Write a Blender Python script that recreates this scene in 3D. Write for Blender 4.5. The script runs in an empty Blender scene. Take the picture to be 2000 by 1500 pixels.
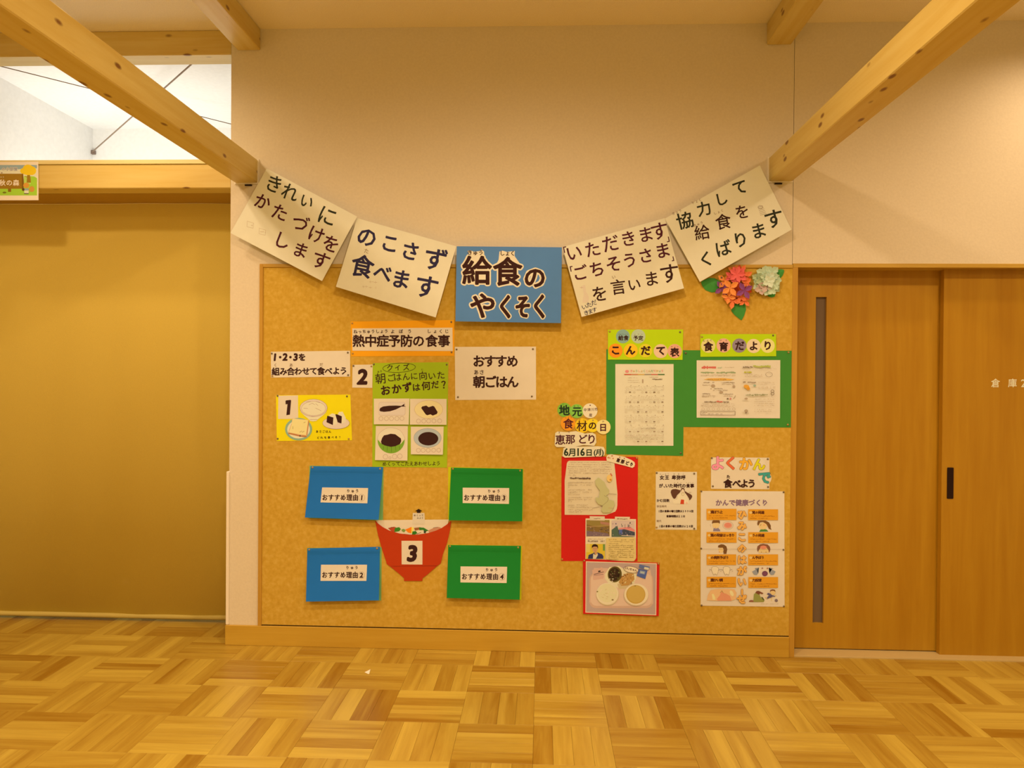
import bpy, math, random
from mathutils import Matrix, Vector
random.seed(7)
S = bpy.context.scene
C = bpy.context.collection
# ------------------------------------------------------------------ camera, world, lights, exposure
F_PX, YAW, PITCH, ROLL = 1434.0, 0.0402, -0.0068, -0.0077
CAM = Vector((0.0, -3.755, 1.3929))
R3 = Matrix.Rotation(YAW, 3, 'Z') @ Matrix.Rotation(PITCH, 3, 'X') @ Matrix.Rotation(ROLL, 3, 'Y')
cam = bpy.data.objects.new('camera', bpy.data.cameras.new('camera')); C.objects.link(cam)
cam.data.sensor_width = 36; cam.data.lens = F_PX / 2000 * 36; cam.data.clip_start = 0.05
rt, fw, up = R3 @ Vector((1, 0, 0)), R3 @ Vector((0, 1, 0)), R3 @ Vector((0, 0, 1))
m4 = Matrix((rt, up, -fw)).transposed().to_4x4(); m4.translation = CAM
cam.matrix_world = m4
S.camera = cam
w = bpy.data.worlds.new('world'); S.world = w; w.use_nodes = True
w.node_tree.nodes['Background'].inputs[0].default_value = (1, .8, .55, 1)
w.node_tree.nodes['Background'].inputs[1].default_value = 0.05
S.view_settings.view_transform = 'Standard'; S.view_settings.look = 'None'
S.view_settings.gamma = 1; S.view_settings.use_curve_mapping = False
S.view_settings.exposure = 0.0
S.cycles.use_denoising = True
S.cycles.max_bounces = 8
WARM = (1.0, .675, .37)

def spot(x, y, e, ang=130, blend=.75, rad=.045, col=WARM, z=3.17):
    l = bpy.data.lights.new('downlight', 'SPOT'); l.energy = e; l.color = col
    l.spot_size = math.radians(ang); l.spot_blend = blend; l.shadow_soft_size = rad
    o = bpy.data.objects.new('downlight', l); C.objects.link(o); o.location = (x, y, z)
def area(x, y, z, sx, sy, e, rot, col=WARM):
    l = bpy.data.lights.new('loft_fill', 'AREA'); l.shape = 'RECTANGLE'; l.size = sx; l.size_y = sy
    l.energy = e; l.color = col
    o = bpy.data.objects.new('loft_fill', l); C.objects.link(o); o.location = (x, y, z); o.rotation_euler = rot
spot(2.5, -.47, 32, 155, 1.0)
spot(-2.1, -.47, 36, 155, 1.0)
for x, y, e in ((-2.3, -1.6, 120), (0.0, -1.6, 125), (2.4, -1.6, 110), (-2.2, -3.2, 150), (0, -3.2, 170), (2.2, -3.2, 150), (-1.2, -5, 150), (1.2, -5, 150)):  # rows behind the front one are unseen, added as room fill
    spot(x, y, e * .86, 172, .8, .07)
area(-2.6, .48, 1.95, 1.3, .3, 20, (math.radians(125), 0, 0), (1, .95, .84))      # added lamp hidden behind the roller screen, stands in for daylight in the loft

# ------------------------------------------------------------------ helpers
def W(u, v, y=0.0):
    d = R3 @ Vector(((u - 1000) / F_PX, 1, (750 - v) / F_PX))
    return CAM + d * ((y - CAM.y) / d.y)
def WX(u, y=0.0, v=750): return W(u, v, y).x
def WZ(v, y=0.0, u=1000): return W(u, v, y).z
ORG = {}
def mesh_obj(name, verts, faces, mats, parent=None, midx=None, smooth=False):
    me = bpy.data.meshes.new(name)
    if parent is not None: org = ORG[parent.name]
    else:
        lo = Vector([min(v[i] for v in verts) for i in range(3)]); hi = Vector([max(v[i] for v in verts) for i in range(3)])
        org = (lo + hi) / 2; org.z = lo.z
    me.from_pydata([tuple(Vector(v) - org) for v in verts], [], faces)
    for m in (mats if isinstance(mats, (list, tuple)) else [mats]): me.materials.append(m)
    if midx:
        for p, i in zip(me.polygons, midx): p.material_index = i
    if smooth:
        for p in me.polygons: p.use_smooth = True
    me.update()
    o = bpy.data.objects.new(name, me); C.objects.link(o)
    if parent is not None: o.parent = parent
    else: o.location = org
    ORG[o.name] = Vector(org)
    return o
def tag(o, label=None, cat=None, group=None, kind=None):
    if label: o['label'] = label
    if cat: o['category'] = cat
    if group: o['group'] = group
    if kind: o['kind'] = kind
    return o
def thing(name, loc, label, cat, group=None):
    o = bpy.data.objects.new(name, None); C.objects.link(o); o.location = loc; o.empty_display_size = .05
    ORG[o.name] = Vector(loc)
    return tag(o, label, cat, group)
def boxvf(x0, x1, y0, y1, z0, z1, b=0.0):
    if b <= 0:
        v = [(x, y, z) for x in (x0, x1) for y in (y0, y1) for z in (z0, z1)]
        f = [(0, 1, 3, 2), (4, 6, 7, 5), (0, 4, 5, 1), (2, 3, 7, 6), (0, 2, 6, 4), (1, 5, 7, 3)]
        return v, f
    v = []; f = []
    import itertools
    idx = {}
    for sx in (0, 1):
        for sy in (0, 1):
            for sz in (0, 1):
                for ax in range(3):
                    p = [(x0, x1)[sx], (y0, y1)[sy], (z0, z1)[sz]]
                    q = [(1, -1)[sx] * b, (1, -1)[sy] * b, (1, -1)[sz] * b]
                    for k in range(3):
                        if k != ax: p[k] += q[k]
                    idx[(sx, sy, sz, ax)] = len(v); v.append(tuple(p))
    def F(*k): f.append(tuple(idx[i] for i in k))
    for s in (0, 1):
        F((s, 0, 0, 0), (s, 1, 0, 0), (s, 1, 1, 0), (s, 0, 1, 0)); F((0, s, 0, 1), (1, s, 0, 1), (1, s, 1, 1), (0, s, 1, 1)); F((0, 0, s, 2), (1, 0, s, 2), (1, 1, s, 2), (0, 1, s, 2))
    for a in (0, 1):
        for c in (0, 1):
            F((a, c, 0, 0), (a, c, 1, 0), (a, c, 1, 1), (a, c, 0, 1))
            F((a, 0, c, 0), (a, 1, c, 0), (a, 1, c, 2), (a, 0, c, 2))
            F((0, a, c, 1), (1, a, c, 1), (1, a, c, 2), (0, a, c, 2))
            for d in (0, 1): F((a, c, d, 0), (a, c, d, 1), (a, c, d, 2))
    return v, f
def box(name, x0, x1, y0, y1, z0, z1, mat, parent=None, b=0.0, kind=None):
    v, f = boxvf(x0, x1, y0, y1, z0, z1, b)
    o = mesh_obj(name, v, f, mat, parent)
    import bmesh
    bm = bmesh.new(); bm.from_mesh(o.data); bmesh.ops.recalc_face_normals(bm, faces=bm.faces); bm.to_mesh(o.data); bm.free()
    if kind: o['kind'] = kind
    return o

# ------------------------------------------------------------------ materials
def lin(c):
    c /= 255.0
    return c / 12.92 if c <= .04045 else ((c + .055) / 1.055) ** 2.4
LREF = (.90, .52, .21)         # how a pure white sheet on this wall reads in linear light
def alb(r, g, b, k=1.0):
    return tuple(min(.96, max(.004, lin(c) / l * k)) for c, l in zip((r, g, b), LREF))
MC = {}
def new_mat(name):
    m = bpy.data.materials.new(name); m.use_nodes = True
    nt = m.node_tree; return m, nt, nt.nodes['Principled BSDF']
def P(r, g, b, rough=.85, k=1.0, emit=0):
    key = (r, g, b, rough, k)
    if key in MC: return MC[key]
    m, nt, bs = new_mat('tint_%d_%d_%d' % (r, g, b))
    bs.inputs['Base Color'].default_value = (*alb(r, g, b, k), 1); bs.inputs['Roughness'].default_value = rough
    bs.inputs['Specular IOR Level'].default_value = .25
    MC[key] = m; return m
def paper(r, g, b, k=1.0):
    key = ('p', r, g, b, k)
    if key in MC: return MC[key]
    m, nt, bs = new_mat('paper_%d_%d_%d' % (r, g, b))
    N = nt.nodes; L = nt.links
    tc = N.new('ShaderNodeTexCoord'); no = N.new('ShaderNodeTexNoise'); no.inputs['Scale'].default_value = 14; no.inputs['Detail'].default_value = 4
    L.new(tc.outputs['Object'], no.inputs['Vector'])
    rp = N.new('ShaderNodeMapRange'); rp.inputs['To Min'].default_value = .95; rp.inputs['To Max'].default_value = 1.04
    L.new(no.outputs['Fac'], rp.inputs['Value'])
    mx = N.new('ShaderNodeVectorMath'); mx.operation = 'SCALE'; mx.inputs[0].default_value = alb(r, g, b, k)
    L.new(rp.outputs[0], mx.inputs['Scale']); L.new(mx.outputs[0], bs.inputs['Base Color'])
    bs.inputs['Roughness'].default_value = .7; bs.inputs['Specular IOR Level'].default_value = .3
    n2 = N.new('ShaderNodeTexNoise'); n2.inputs['Scale'].default_value = 7; L.new(tc.outputs['Object'], n2.inputs['Vector'])
    bp = N.new('ShaderNodeBump'); bp.inputs['Strength'].default_value = .25; bp.inputs['Distance'].default_value = .004
    L.new(n2.outputs['Fac'], bp.inputs['Height']); L.new(bp.outputs[0], bs.inputs['Normal'])
    MC[key] = m; return m
def ramp(N, stops):
    r = N.new('ShaderNodeValToRGB'); e = r.color_ramp.elements
    while len(e) < len(stops): e.new(.5)
    for el, (p, c) in zip(e, stops): el.position = p; el.color = (*c, 1)
    return r
def wood(name, c1, c2, axis='Y', scale=1.0, rough=.45, knots=0.0, rnd=None, spread=.0, grain=30, coat=0, knotc=(128, 70, 22)):
    """procedural timber: grain stretched along `axis`; rnd = 'object' or 'island' shifts tone piece by piece"""
    m, nt, bs = new_mat(name); N = nt.nodes; L = nt.links
    tc = N.new('ShaderNodeTexCoord'); mp = N.new('ShaderNodeMapping')
    st = {'X': (.07, 1, 1), 'Y': (1, .07, 1), 'Z': (1, 1, .07)}[axis]
    mp.inputs['Scale'].default_value = tuple(s * scale for s in st)
    L.new(tc.outputs['Object'], mp.inputs['Vector'])
    vec = mp.outputs[0]; rv = None
    if rnd:
        src = N.new('ShaderNodeObjectInfo').outputs['Random'] if rnd == 'object' else N.new('ShaderNodeNewGeometry').outputs['Random Per Island']
        rv = src
        mu = N.new('ShaderNodeMath'); mu.operation = 'MULTIPLY'; mu.inputs[1].default_value = 37.0; L.new(src, mu.inputs[0])
        ad = N.new('ShaderNodeVectorMath'); ad.operation = 'ADD'; L.new(vec, ad.inputs[0]); L.new(mu.outputs[0], ad.inputs[1]); vec = ad.outputs[0]
    n1 = N.new('ShaderNodeTexNoise'); n1.inputs['Scale'].default_value = grain; n1.inputs['Detail'].default_value = 6; n1.inputs['Roughness'].default_value = .6; n1.inputs['Distortion'].default_value = .6
    n2 = N.new('ShaderNodeTexNoise'); n2.inputs['Scale'].default_value = grain * .22; n2.inputs['Detail'].default_value = 3; n2.inputs['Distortion'].default_value = 1.2
    L.new(vec, n1.inputs['Vector']); L.new(vec, n2.inputs['Vector'])
    a = N.new('ShaderNodeMath'); a.operation = 'MULTIPLY'; a.inputs[1].default_value = .45; L.new(n1.outputs['Fac'], a.inputs[0])
    b = N.new('ShaderNodeMath'); b.operation = 'MULTIPLY_ADD'; b.inputs[1].default_value = .55; L.new(n2.outputs['Fac'], b.inputs[0]); L.new(a.outputs[0], b.inputs[2])
    fac = b.outputs[0]
    if rv is not None and spread:
        wn = N.new('ShaderNodeTexWhiteNoise'); wn.noise_dimensions = '1D'; L.new(rv, wn.inputs['W'])
        s = N.new('ShaderNodeMath'); s.operation = 'SUBTRACT'; s.inputs[1].default_value = .5; L.new(wn.outputs['Value'], s.inputs[0])
        t = N.new('ShaderNodeMath'); t.operation = 'MULTIPLY_ADD'; t.inputs[1].default_value = spread; L.new(s.outputs[0], t.inputs[0]); L.new(fac, t.inputs[2]); fac = t.outputs[0]
    rp = ramp(N, [(.28, alb(*c1)), (.72, alb(*c2))]); L.new(fac, rp.inputs[0])
    colr = rp.outputs[0]
    if knots:
        mk = N.new('ShaderNodeMapping'); ks = {'X': (.45, 1, 1), 'Y': (1, .45, 1), 'Z': (1, 1, .45)}[axis]
        mk.inputs['Scale'].default_value = ks; L.new(tc.outputs['Object'], mk.inputs['Vector'])
        vo = N.new('ShaderNodeTexVoronoi'); vo.inputs['Scale'].default_value = knots; L.new(mk.outputs[0], vo.inputs['Vector'])
        mr = N.new('ShaderNodeMapRange'); mr.inputs['From Min'].default_value = .10; mr.inputs['From Max'].default_value = .17
        mr.inputs['To Min'].default_value = 1; mr.inputs['To Max'].default_value = 0; L.new(vo.outputs['Distance'], mr.inputs['Value'])
        mx = N.new('ShaderNodeMix'); mx.data_type = 'RGBA'; L.new(mr.outputs[0], mx.inputs['Factor']); L.new(colr, mx.inputs['A'])
        mx.inputs['B'].default_value = (*alb(*knotc), 1); colr = mx.outputs['Result']
    L.new(colr, bs.inputs['Base Color']); bs.inputs['Roughness'].default_value = rough
    bs.inputs['Specular IOR Level'].default_value = .4
    if coat: bs.inputs['Coat Weight'].default_value = coat; bs.inputs['Coat Roughness'].default_value = .25
    bp = N.new('ShaderNodeBump'); bp.inputs['Strength'].default_value = .12; bp.inputs['Distance'].default_value = .002
    L.new(n1.outputs['Fac'], bp.inputs['Height']); L.new(bp.outputs[0], bs.inputs['Normal'])
    return m
def plaster(name, c, sc=60, bump=.15, rough=.9, var=.03):
    m, nt, bs = new_mat(name); N = nt.nodes; L = nt.links
    tc = N.new('ShaderNodeTexCoord'); n = N.new('ShaderNodeTexNoise'); n.inputs['Scale'].default_value = sc; n.inputs['Detail'].default_value = 5
    L.new(tc.outputs['Object'], n.inputs['Vector'])
    rp = ramp(N, [(.3, tuple(x * (1 - var) for x in c)), (.7, tuple(min(1, x * (1 + var)) for x in c))]); L.new(n.outputs['Fac'], rp.inputs[0])
    L.new(rp.outputs[0], bs.inputs['Base Color']); bs.inputs['Roughness'].default_value = rough; bs.inputs['Specular IOR Level'].default_value = .2
    bp = N.new('ShaderNodeBump'); bp.inputs['Strength'].default_value = bump; bp.inputs['Distance'].default_value = .003
    L.new(n.outputs['Fac'], bp.inputs['Height']); L.new(bp.outputs[0], bs.inputs['Normal'])
    return m
def cork():
    m, nt, bs = new_mat('pressed_board'); N = nt.nodes; L = nt.links
    tc = N.new('ShaderNodeTexCoord')
    n1 = N.new('ShaderNodeTexNoise'); n1.inputs['Scale'].default_value = 46; n1.inputs['Detail'].default_value = 8; n1.inputs['Roughness'].default_value = .62
    n2 = N.new('ShaderNodeTexNoise'); n2.inputs['Scale'].default_value = 75; n2.inputs['Detail'].default_value = 3; n2.inputs['Distortion'].default_value = 2
    for n in (n1, n2): L.new(tc.outputs['Object'], n.inputs['Vector'])
    rp = ramp(N, [(.25, alb(188, 120, 26)), (.5, alb(199, 132, 33)), (.75, alb(209, 144, 46))]); L.new(n1.outputs['Fac'], rp.inputs[0])
    mr = N.new('ShaderNodeMapRange'); mr.inputs['From Min'].default_value = .70; mr.inputs['From Max'].default_value = .80; mr.inputs['To Max'].default_value = .7
    L.new(n2.outputs['Fac'], mr.inputs['Value'])
    mx = N.new('ShaderNodeMix'); mx.data_type = 'RGBA'; L.new(mr.outputs[0], mx.inputs['Factor']); L.new(rp.outputs[0], mx.inputs['A']); mx.inputs['B'].default_value = (*alb(140, 82, 22), 1)
    L.new(mx.outputs['Result'], bs.inputs['Base Color']); bs.inputs['Roughness'].default_value = .85; bs.inputs['Specular IOR Level'].default_value = .2
    bp = N.new('ShaderNodeBump'); bp.inputs['Strength'].default_value = .2; bp.inputs['Distance'].default_value = .002
    L.new(n1.outputs['Fac'], bp.inputs['Height']); L.new(bp.outputs[0], bs.inputs['Normal'])
    return m
M_WALL = plaster('white_wallpaper', (.80, .775, .70), 90)
M_CEIL = plaster('ceiling_board', (.94, .88, .74), 220, .5, .95, .06)
M_LOFT = plaster('loft_paint', (.85, .85, .85), 40, .05)
M_CORK = cork()
M_BEAM = wood('beam_timber', (196, 130, 36), (220, 162, 70), 'Y', 1, .4, 14, grain=26)
M_BEAMX = wood('cross_beam_timber', (202, 136, 42), (224, 166, 74), 'X', 1, .4, 13, grain=26)
M_TRIM = wood('trim_timber', (176, 104, 18), (196, 126, 34), 'Z', 1, .4, grain=40)
M_TRIMX = wood('header_timber', (180, 112, 24), (204, 140, 44), 'X', 1, .4, grain=40)
M_BASE = wood('baseboard_timber', (182, 112, 18), (206, 140, 36), 'X', 1, .4, grain=26)
M_DOOR = wood('door_veneer', (160, 90, 6), (184, 114, 16), 'Z', .55, .38, grain=44, spread=0)
M_STRIP = wood('parquet_timber', (146, 84, 8), (198, 138, 38), 'X', 1, .36, rnd='object', spread=.29, grain=34, coat=.25)
M_STRIPI = wood('parquet_timber_far', (146, 84, 8), (198, 138, 38), 'X', 1, .36, rnd='island', spread=.29, grain=34, coat=.25)
M_DARK = P(80, 42, 14)
M_BLACK = P(34, 12, 6, .4)
M_GUARD = P(240, 205, 150, .4)

# ------------------------------------------------------------------ the room
XP, XS = -1.6198, 1.2575
ZC = 3.193
DEEP = .36
XR0 = XS + .027           # right edge of the door jamb
ZH = WZ(515, 0, 1700)
box('wall_back', XP, XS - .0012, 0, DEEP, 0, ZC, M_WALL, kind='structure')
box('wall_right_of_seam', XS + .0012, 4.3, 0, DEEP, ZH, ZC, M_WALL, kind='structure').name = 'wall_back_right'
box('trim_1', XS - .004, XS + .004, .012, .03, ZH, ZC, P(150, 110, 60), kind='structure')      # recess behind the wall panel joint
box('ceiling', -4.3, 4.3, -6.5, 1.5, ZC, ZC + .1, M_CEIL, kind='structure')
box('wall_right', 4.3, 4.4, -6.5, DEEP, 0, ZC, M_WALL, kind='structure')
box('wall_left', -4.4, -4.3, -6.5, 1.5, 0, ZC, M_WALL, kind='structure')
box('wall_front', -4.3, 4.3, -6.6, -6.5, 0, ZC, M_WALL, kind='structure')
# loft behind the roller screen, seen through the opening between the two cross beams
LW = -3.262
box('wall_loft_back', -4.3, XS, 1.45, 1.55, 0, ZC, M_LOFT, kind='structure')
box('wall_loft_left', LW - .08, LW, .13, 1.45, 0, ZC, M_LOFT, kind='structure')
box('ceiling_loft', -4.3, XP, .125, 1.45, ZC - .012, ZC - .002, M_LOFT, kind='structure')
box('leak_board', -4.3, XP - .001, .113, .40, 2.372, 2.385, P(176, 112, 26)).name = 'leak_stop'  # board added to stop loft light leaking in above the screen
bpy.data.objects['leak_stop']['kind'] = 'structure'
# doors: header, jamb, sill, two sliding leaves
D1, D2 = .097, .057
box('trim_2', XS + .002, 4.3, -.006, .11, WZ(522.5, -.006, 1700), ZH, M_TRIMX, b=.001, kind='structure')
box('trim_3', XS - .001, XR0, -.006, .12, 0, WZ(522.5, -.006, 1700), M_TRIM, b=.001, kind='structure')
box('trim_4', XR0, 4.3, .0, .13, -.002, .007, P(196, 140, 66, .3), b=.001, kind='structure')
xd = WX(1841.5, D2)
def door(name, x0, x1, yf, zt):
    o = thing(name, ((x0 + x1) / 2, yf, 0), None, None); o['kind'] = 'structure'
    return o
ztd = ZH - .02
d1 = door('door_1', XR0, xd + .06, D1, ztd)
gx0, gx1 = WX(1593.5, D1, 600), WX(1614.5, D1, 600); gz0, gz1 = WZ(1217, D1, 1600), WZ(580, D1, 1600)
box('door_stile', XR0, gx0, D1, D1 + .035, .012, ztd, M_DOOR, d1)
box('door_panel', gx1, xd + .08, D1, D1 + .035, .012, ztd, M_DOOR, d1)
box('door_rail', gx0, gx1, D1, D1 + .035, .012, gz0, M_DOOR, d1)
box('door_rail', gx0, gx1, D1, D1 + .035, gz1, ztd, M_DOOR, d1)
mg, nt, bs = new_mat('smoked_glass')
bs.inputs['Base Color'].default_value = (*alb(108, 72, 38), 1); bs.inputs['Roughness'].default_value = .22; bs.inputs['Specular IOR Level'].default_value = .6
nz = nt.nodes.new('ShaderNodeTexNoise'); nz.inputs['Scale'].default_value = 3; rr = nt.nodes.new('ShaderNodeMapRange'); rr.inputs['To Min'].default_value = .18; rr.inputs['To Max'].default_value = .3
nt.links.new(nz.outputs[0], rr.inputs[0]); nt.links.new(rr.outputs[0], bs.inputs['Roughness'])
box('glass_pane', gx0 - .002, gx1 + .002, D1 + .014, D1 + .020, gz0 - .002, gz1 + .002, mg, d1)
hx = WX(1558, D1, 940)
box('door_handle', XR0 + .001, XR0 + .010, D1 - .003, D1 + .002, WZ(982, D1, 1558), WZ(913, D1, 1558), P(150, 84, 12), d1, .001)
d2 = door('door_2', xd, 4.2, D2, ztd)
box('door_panel', xd, 4.25, D2, D2 + .036, .006, ztd, M_DOOR, d2, .001)
hx0, hx1 = WX(1849.5, D2, 940), WX(1862, D2, 940); hz0, hz1 = WZ(974, D2, 1855), WZ(913, D2, 1855)
hv = [];
def rrect(cx, cy, hw, hh, r, n=4):
    pts = []
    for sx, sy, a0 in ((1, 1, 0), (-1, 1, 90), (-1, -1, 180), (1, -1, 270)):
        for k in range(n + 1):
            a = math.radians(a0 + 90 * k / n); pts.append((cx + sx * (hw - r) + r * math.cos(a), cy + sy * (hh - r) + r * math.sin(a)))
    return pts
def plate(name, pts, y0, y1, mat, parent):
    """pts in world (x,z): prism between y0 (front) and y1"""
    n = len(pts); v = [(x, y0, z) for x, z in pts] + [(x, y1, z) for x, z in pts]
    f = [tuple(range(n)), tuple(range(2 * n - 1, n - 1, -1))] + [(i, i + n, (i + 1) % n + n, (i + 1) % n) for i in range(n)]
    return mesh_obj(name, v, f, mat, parent)
h2 = plate('door_handle', rrect((hx0 + hx1) / 2, (hz0 + hz1) / 2, (hx1 - hx0) / 2, (hz1 - hz0) / 2, .004), D2 - .0025, D2 + .002, M_BLACK, d2)
h2['label'] = 'black recessed finger pull'

# roller screen closing the alcove on the left
YS = .33
scr = thing('roller_screen', (-2.95, YS, 0), 'wide tan fabric roller screen pulled down below the left cross beam', 'roller screen')
M_SCR = plaster('screen_fabric', alb(224, 162, 54), 400, .3, .8, .04)
nx = 60; v = []; f = []
for i in range(nx + 1):
    x = -4.3 + (4.3 + XP - .0005) * i / nx; yy = YS + .0025 * math.sin(i * .8) + .004 * math.sin(i * .23)
    v += [(x, yy, .035), (x, yy, 2.371), (x, yy + .003, .035), (x, yy + .003, 2.371)]
for i in range(nx):
    a = 4 * i; b = a + 4; f += [(a, b, b + 1, a + 1), (a + 2, a + 3, b + 3, b + 2), (a, a + 2, b + 2, b)]
mesh_obj('screen_cloth', v, f, M_SCR, scr, smooth=True)
v = []; f = []
for x in (-4.3, XP - .002):
    for k in range(12): a = k * math.pi / 6; v.append((x, YS + .002 + .014 * math.cos(a), .026 + .014 * math.sin(a)))
f = [(k, (k + 1) % 12, 12 + (k + 1) % 12, 12 + k) for k in range(12)] + [tuple(range(12)), tuple(range(12, 24))]
mesh_obj('hem_bar', v, f, P(206, 150, 56), scr, smooth=True)

# ------------------------------------------------------------------ floor: basket-weave parquet, four strips to a 30 cm block
fl = thing('floor', (0, 0, 0), None, None); fl['kind'] = 'structure'
box('subfloor', -4.3, 4.3, -6.5, 1.45, -.05, -.0095, M_DARK, fl)
FX0, FY0, BL = -.321, -.2068, .3
def pix(p):
    d = R3.transposed() @ (Vector(p) - CAM)
    if d.y < .1: return None
    return (1000 + F_PX * d.x / d.y, 750 - F_PX * d.z / d.y)
cells = []
for i in range(-14, 16):
    for j in range(-3, 22):
        x0, y1 = FX0 + BL * i, FY0 - BL * j; vert = (i + 3 + j) % 2 == 0   # block (0,0) runs towards the viewer
        for k in range(4):
            if vert: r = [x0 + k * .075, x0 + (k + 1) * .075, y1 - BL, y1]
            else: r = [x0, x0 + BL, y1 - BL + k * .075, y1 - BL + (k + 1) * .075]
            ymax = YS + .08 if (r[0] + r[1]) / 2 < XP else (.0 if r[0] < XS + .03 else .0)
            r[3] = min(r[3], ymax)
            if r[3] - r[2] < .008: continue
            cx, cy = (r[0] + r[1]) / 2, (r[2] + r[3]) / 2
            q = [pix((a, b, 0)) for a in r[:2] for b in r[2:]]
            ar = 0
            if all(q):
                us = [t[0] for t in q]; vs = [t[1] for t in q]
                if max(us) > 0 and min(us) < 2000 and min(vs) < 1500:
                    c0, c1, c2, c3 = q[0], q[1], q[3], q[2]
                    P4 = [(min(2000, max(0, a)), min(1500, b)) for a, b in (c0, c1, c2, c3)]
                    ar = abs(sum(P4[n][0] * P4[(n + 1) % 4][1] - P4[(n + 1) % 4][0] * P4[n][1] for n in range(4))) / 2
            cells.append((ar, vert, r))
cells.sort(key=lambda t: -t[0])
G = .0003; cache = {}
fv, ff = [], []
n_single = 0
for ar, vert, r in cells:
    w_, l_ = (r[1] - r[0], r[3] - r[2]) if vert else (r[3] - r[2], r[1] - r[0])
    if ar > 25 and n_single < 298:
        key = (round(l_, 4), round(w_, 4))
        if key not in cache:
            v, f = boxvf(-l_ / 2 + G, l_ / 2 - G, -w_ / 2 + G, w_ / 2 - G, -.0094, 0, .0004)
            me = bpy.data.meshes.new('parquet_strip'); me.from_pydata(v, [], f); me.materials.append(M_STRIP)
            import bmesh
            bm = bmesh.new(); bm.from_mesh(me); bmesh.ops.recalc_face_normals(bm, faces=bm.faces); bm.to_mesh(me); bm.free()
            cache[key] = me
        o = bpy.data.objects.new('parquet_strip', cache[key]); C.objects.link(o); o.parent = fl
        o.location = ((r[0] + r[1]) / 2, (r[2] + r[3]) / 2, random.uniform(-.0002, 0.0))
        o.rotation_euler.z = math.pi / 2 if vert else 0
        n_single += 1
    else:
        v, f = boxvf(r[0] + G, r[1] - G, r[2] + G, r[3] - G, -.0094, random.uniform(-.0002, 0.0))
        n = len(fv); fv += v; ff += [tuple(a + n for a in t) for t in f]
o = mesh_obj('parquet_field', fv, ff, M_STRIPI, fl); o['kind'] = 'stuff'

# ------------------------------------------------------------------ beams
def beam(name, x0, x1, y0, y1, z0, z1, mat, label, b=.004):
    o = thing(name, ((x0 + x1) / 2, (y0 + y1) / 2, z0), label, 'beam')
    box('timber', x0, x1, y0, y1, z0, z1, mat, o, b)
    return o
zb = (WZ(357.5, 0, 503) + WZ(354, 0, 1502)) / 2; zt = (WZ(311, 0, 504) + WZ(309.4, 0, 1501)) / 2
lx0, lx1 = WX(459.5, 0, 360), WX(503.5, 0, 340)
rx0, rx1 = WX(1501.5, 0, 330), WX(1547.6, 0, 354)
bl = beam('ceiling_beam', lx0, lx1, -6.5, 0, zb, zt, M_BEAM, 'long timber beam whose end sits above the left end of the banner row')
br = beam('ceiling_beam', rx0, rx1, -6.5, 0, zb, zt, M_BEAM, 'long knotty timber beam whose end sits above the right end of the banner row')
zub = WZ(98.5, 0, 490)
ul0, ul1 = WX(464, 0, 99), WX(508.8, 0, 90); ur0, ur1 = WX(1497.3, 0, 90), WX(1545, 0, 89)
beam('ceiling_joist', ul0, ul1, -6.5, 0, zub, ZC, M_BEAM, 'timber joist against the ceiling over the left beam end')
beam('ceiling_joist', ur0, ur1, -6.5, 0, zub, ZC, M_BEAM, 'timber joist against the ceiling at the wall panel seam')
def end_trim(root, x0, x1, side, label=None):
    g = .007; t = .006
    pts = [(x0, zb - g), (x1, zb - g), (x1, zb), (x0, zb)]
    if side > 0: pts = [(x0 - .002, zb - g), (x1 + g, zb - g), (x1 + g, zt + .002), (x1, zt + .002), (x1, zb), (x0 - .002, zb)]
    else: pts = [(x0 - g, zb - g), (x1 + .002, zb - g), (x1 + .002, zb), (x0, zb), (x0, zt + .002), (x0 - g, zt + .002)]
    o = plate('end_trim', pts, -t, 0, P(238, 205, 150), root); o['label'] = 'cream edging around the beam end'
    cx = (x0 + x1) / 2 + .012 * side
    box('bolt_plate', cx - .018, cx + .018, -.009, 0, zb - g - .009, zb - g - .003, M_BLACK, root)
end_trim(bl, lx0, lx1, 1); end_trim(br, rx0, rx1, -1)
zc0, zc1 = WZ(107, .0, 300), WZ(66, .0, 300)
ub = beam('cross_beam', -4.3, XP - .001, .005, .125, zc0, ZC, M_BEAMX, 'upper horizontal timber beam over the bright opening at the left')
zl0, zl1 = WZ(367.5, 0, 300), WZ(320, 0, 300)
lb = beam('cross_beam', -4.3, XP - .001, .004, .112, zl0, zl1, M_BEAMX, 'lower horizontal timber beam above the tan roller screen')
box('cap_board', -4.3, XP - .001, -.001, .14, zl1, zl1 + .022, wood('cap_timber', (214, 156, 70), (232, 184, 100), 'X', 1, .4, grain=30), lb, .001)
# steel cross bracing in the loft
M_ROD = P(128, 84, 44, .4)
def rod(name, a, b, r, mat, parent):
    a, b = Vector(a), Vector(b); d = (b - a).normalized(); s = d.orthogonal().normalized(); t = d.cross(s); v = []
    for p in (a, b):
        for k in range(8): an = k * math.pi / 4; v.append(p + (s * math.cos(an) + t * math.sin(an)) * r)
    return mesh_obj(name, v, [(k, (k + 1) % 8, 8 + (k + 1) % 8, 8 + k) for k in range(8)] + [tuple(range(8)), tuple(range(8, 16))], mat, parent, smooth=False)
A = W(180, 297, 1.43); B = W(372, 127, .2); B = A + (B - A) * 1.05
r1 = thing('brace_rod', A, 'steel brace rod anchored to the loft wall by a small plate', 'brace rod')
rod('rod', A, B, .0045, M_ROD, r1)
box('anchor_plate', A.x - .018, A.x + .018, 1.425, 1.45, A.z - .014, A.z + .014, P(120, 78, 44, .4), r1, .003)
A = W(-40, 119, .16); B = W(470, 247, 1.05)
r2 = thing('brace_rod', A, 'thin steel brace rod crossing the bright opening from upper left to right', 'brace rod')
rod('rod', A, B, .0028, M_ROD, r2)

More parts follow.
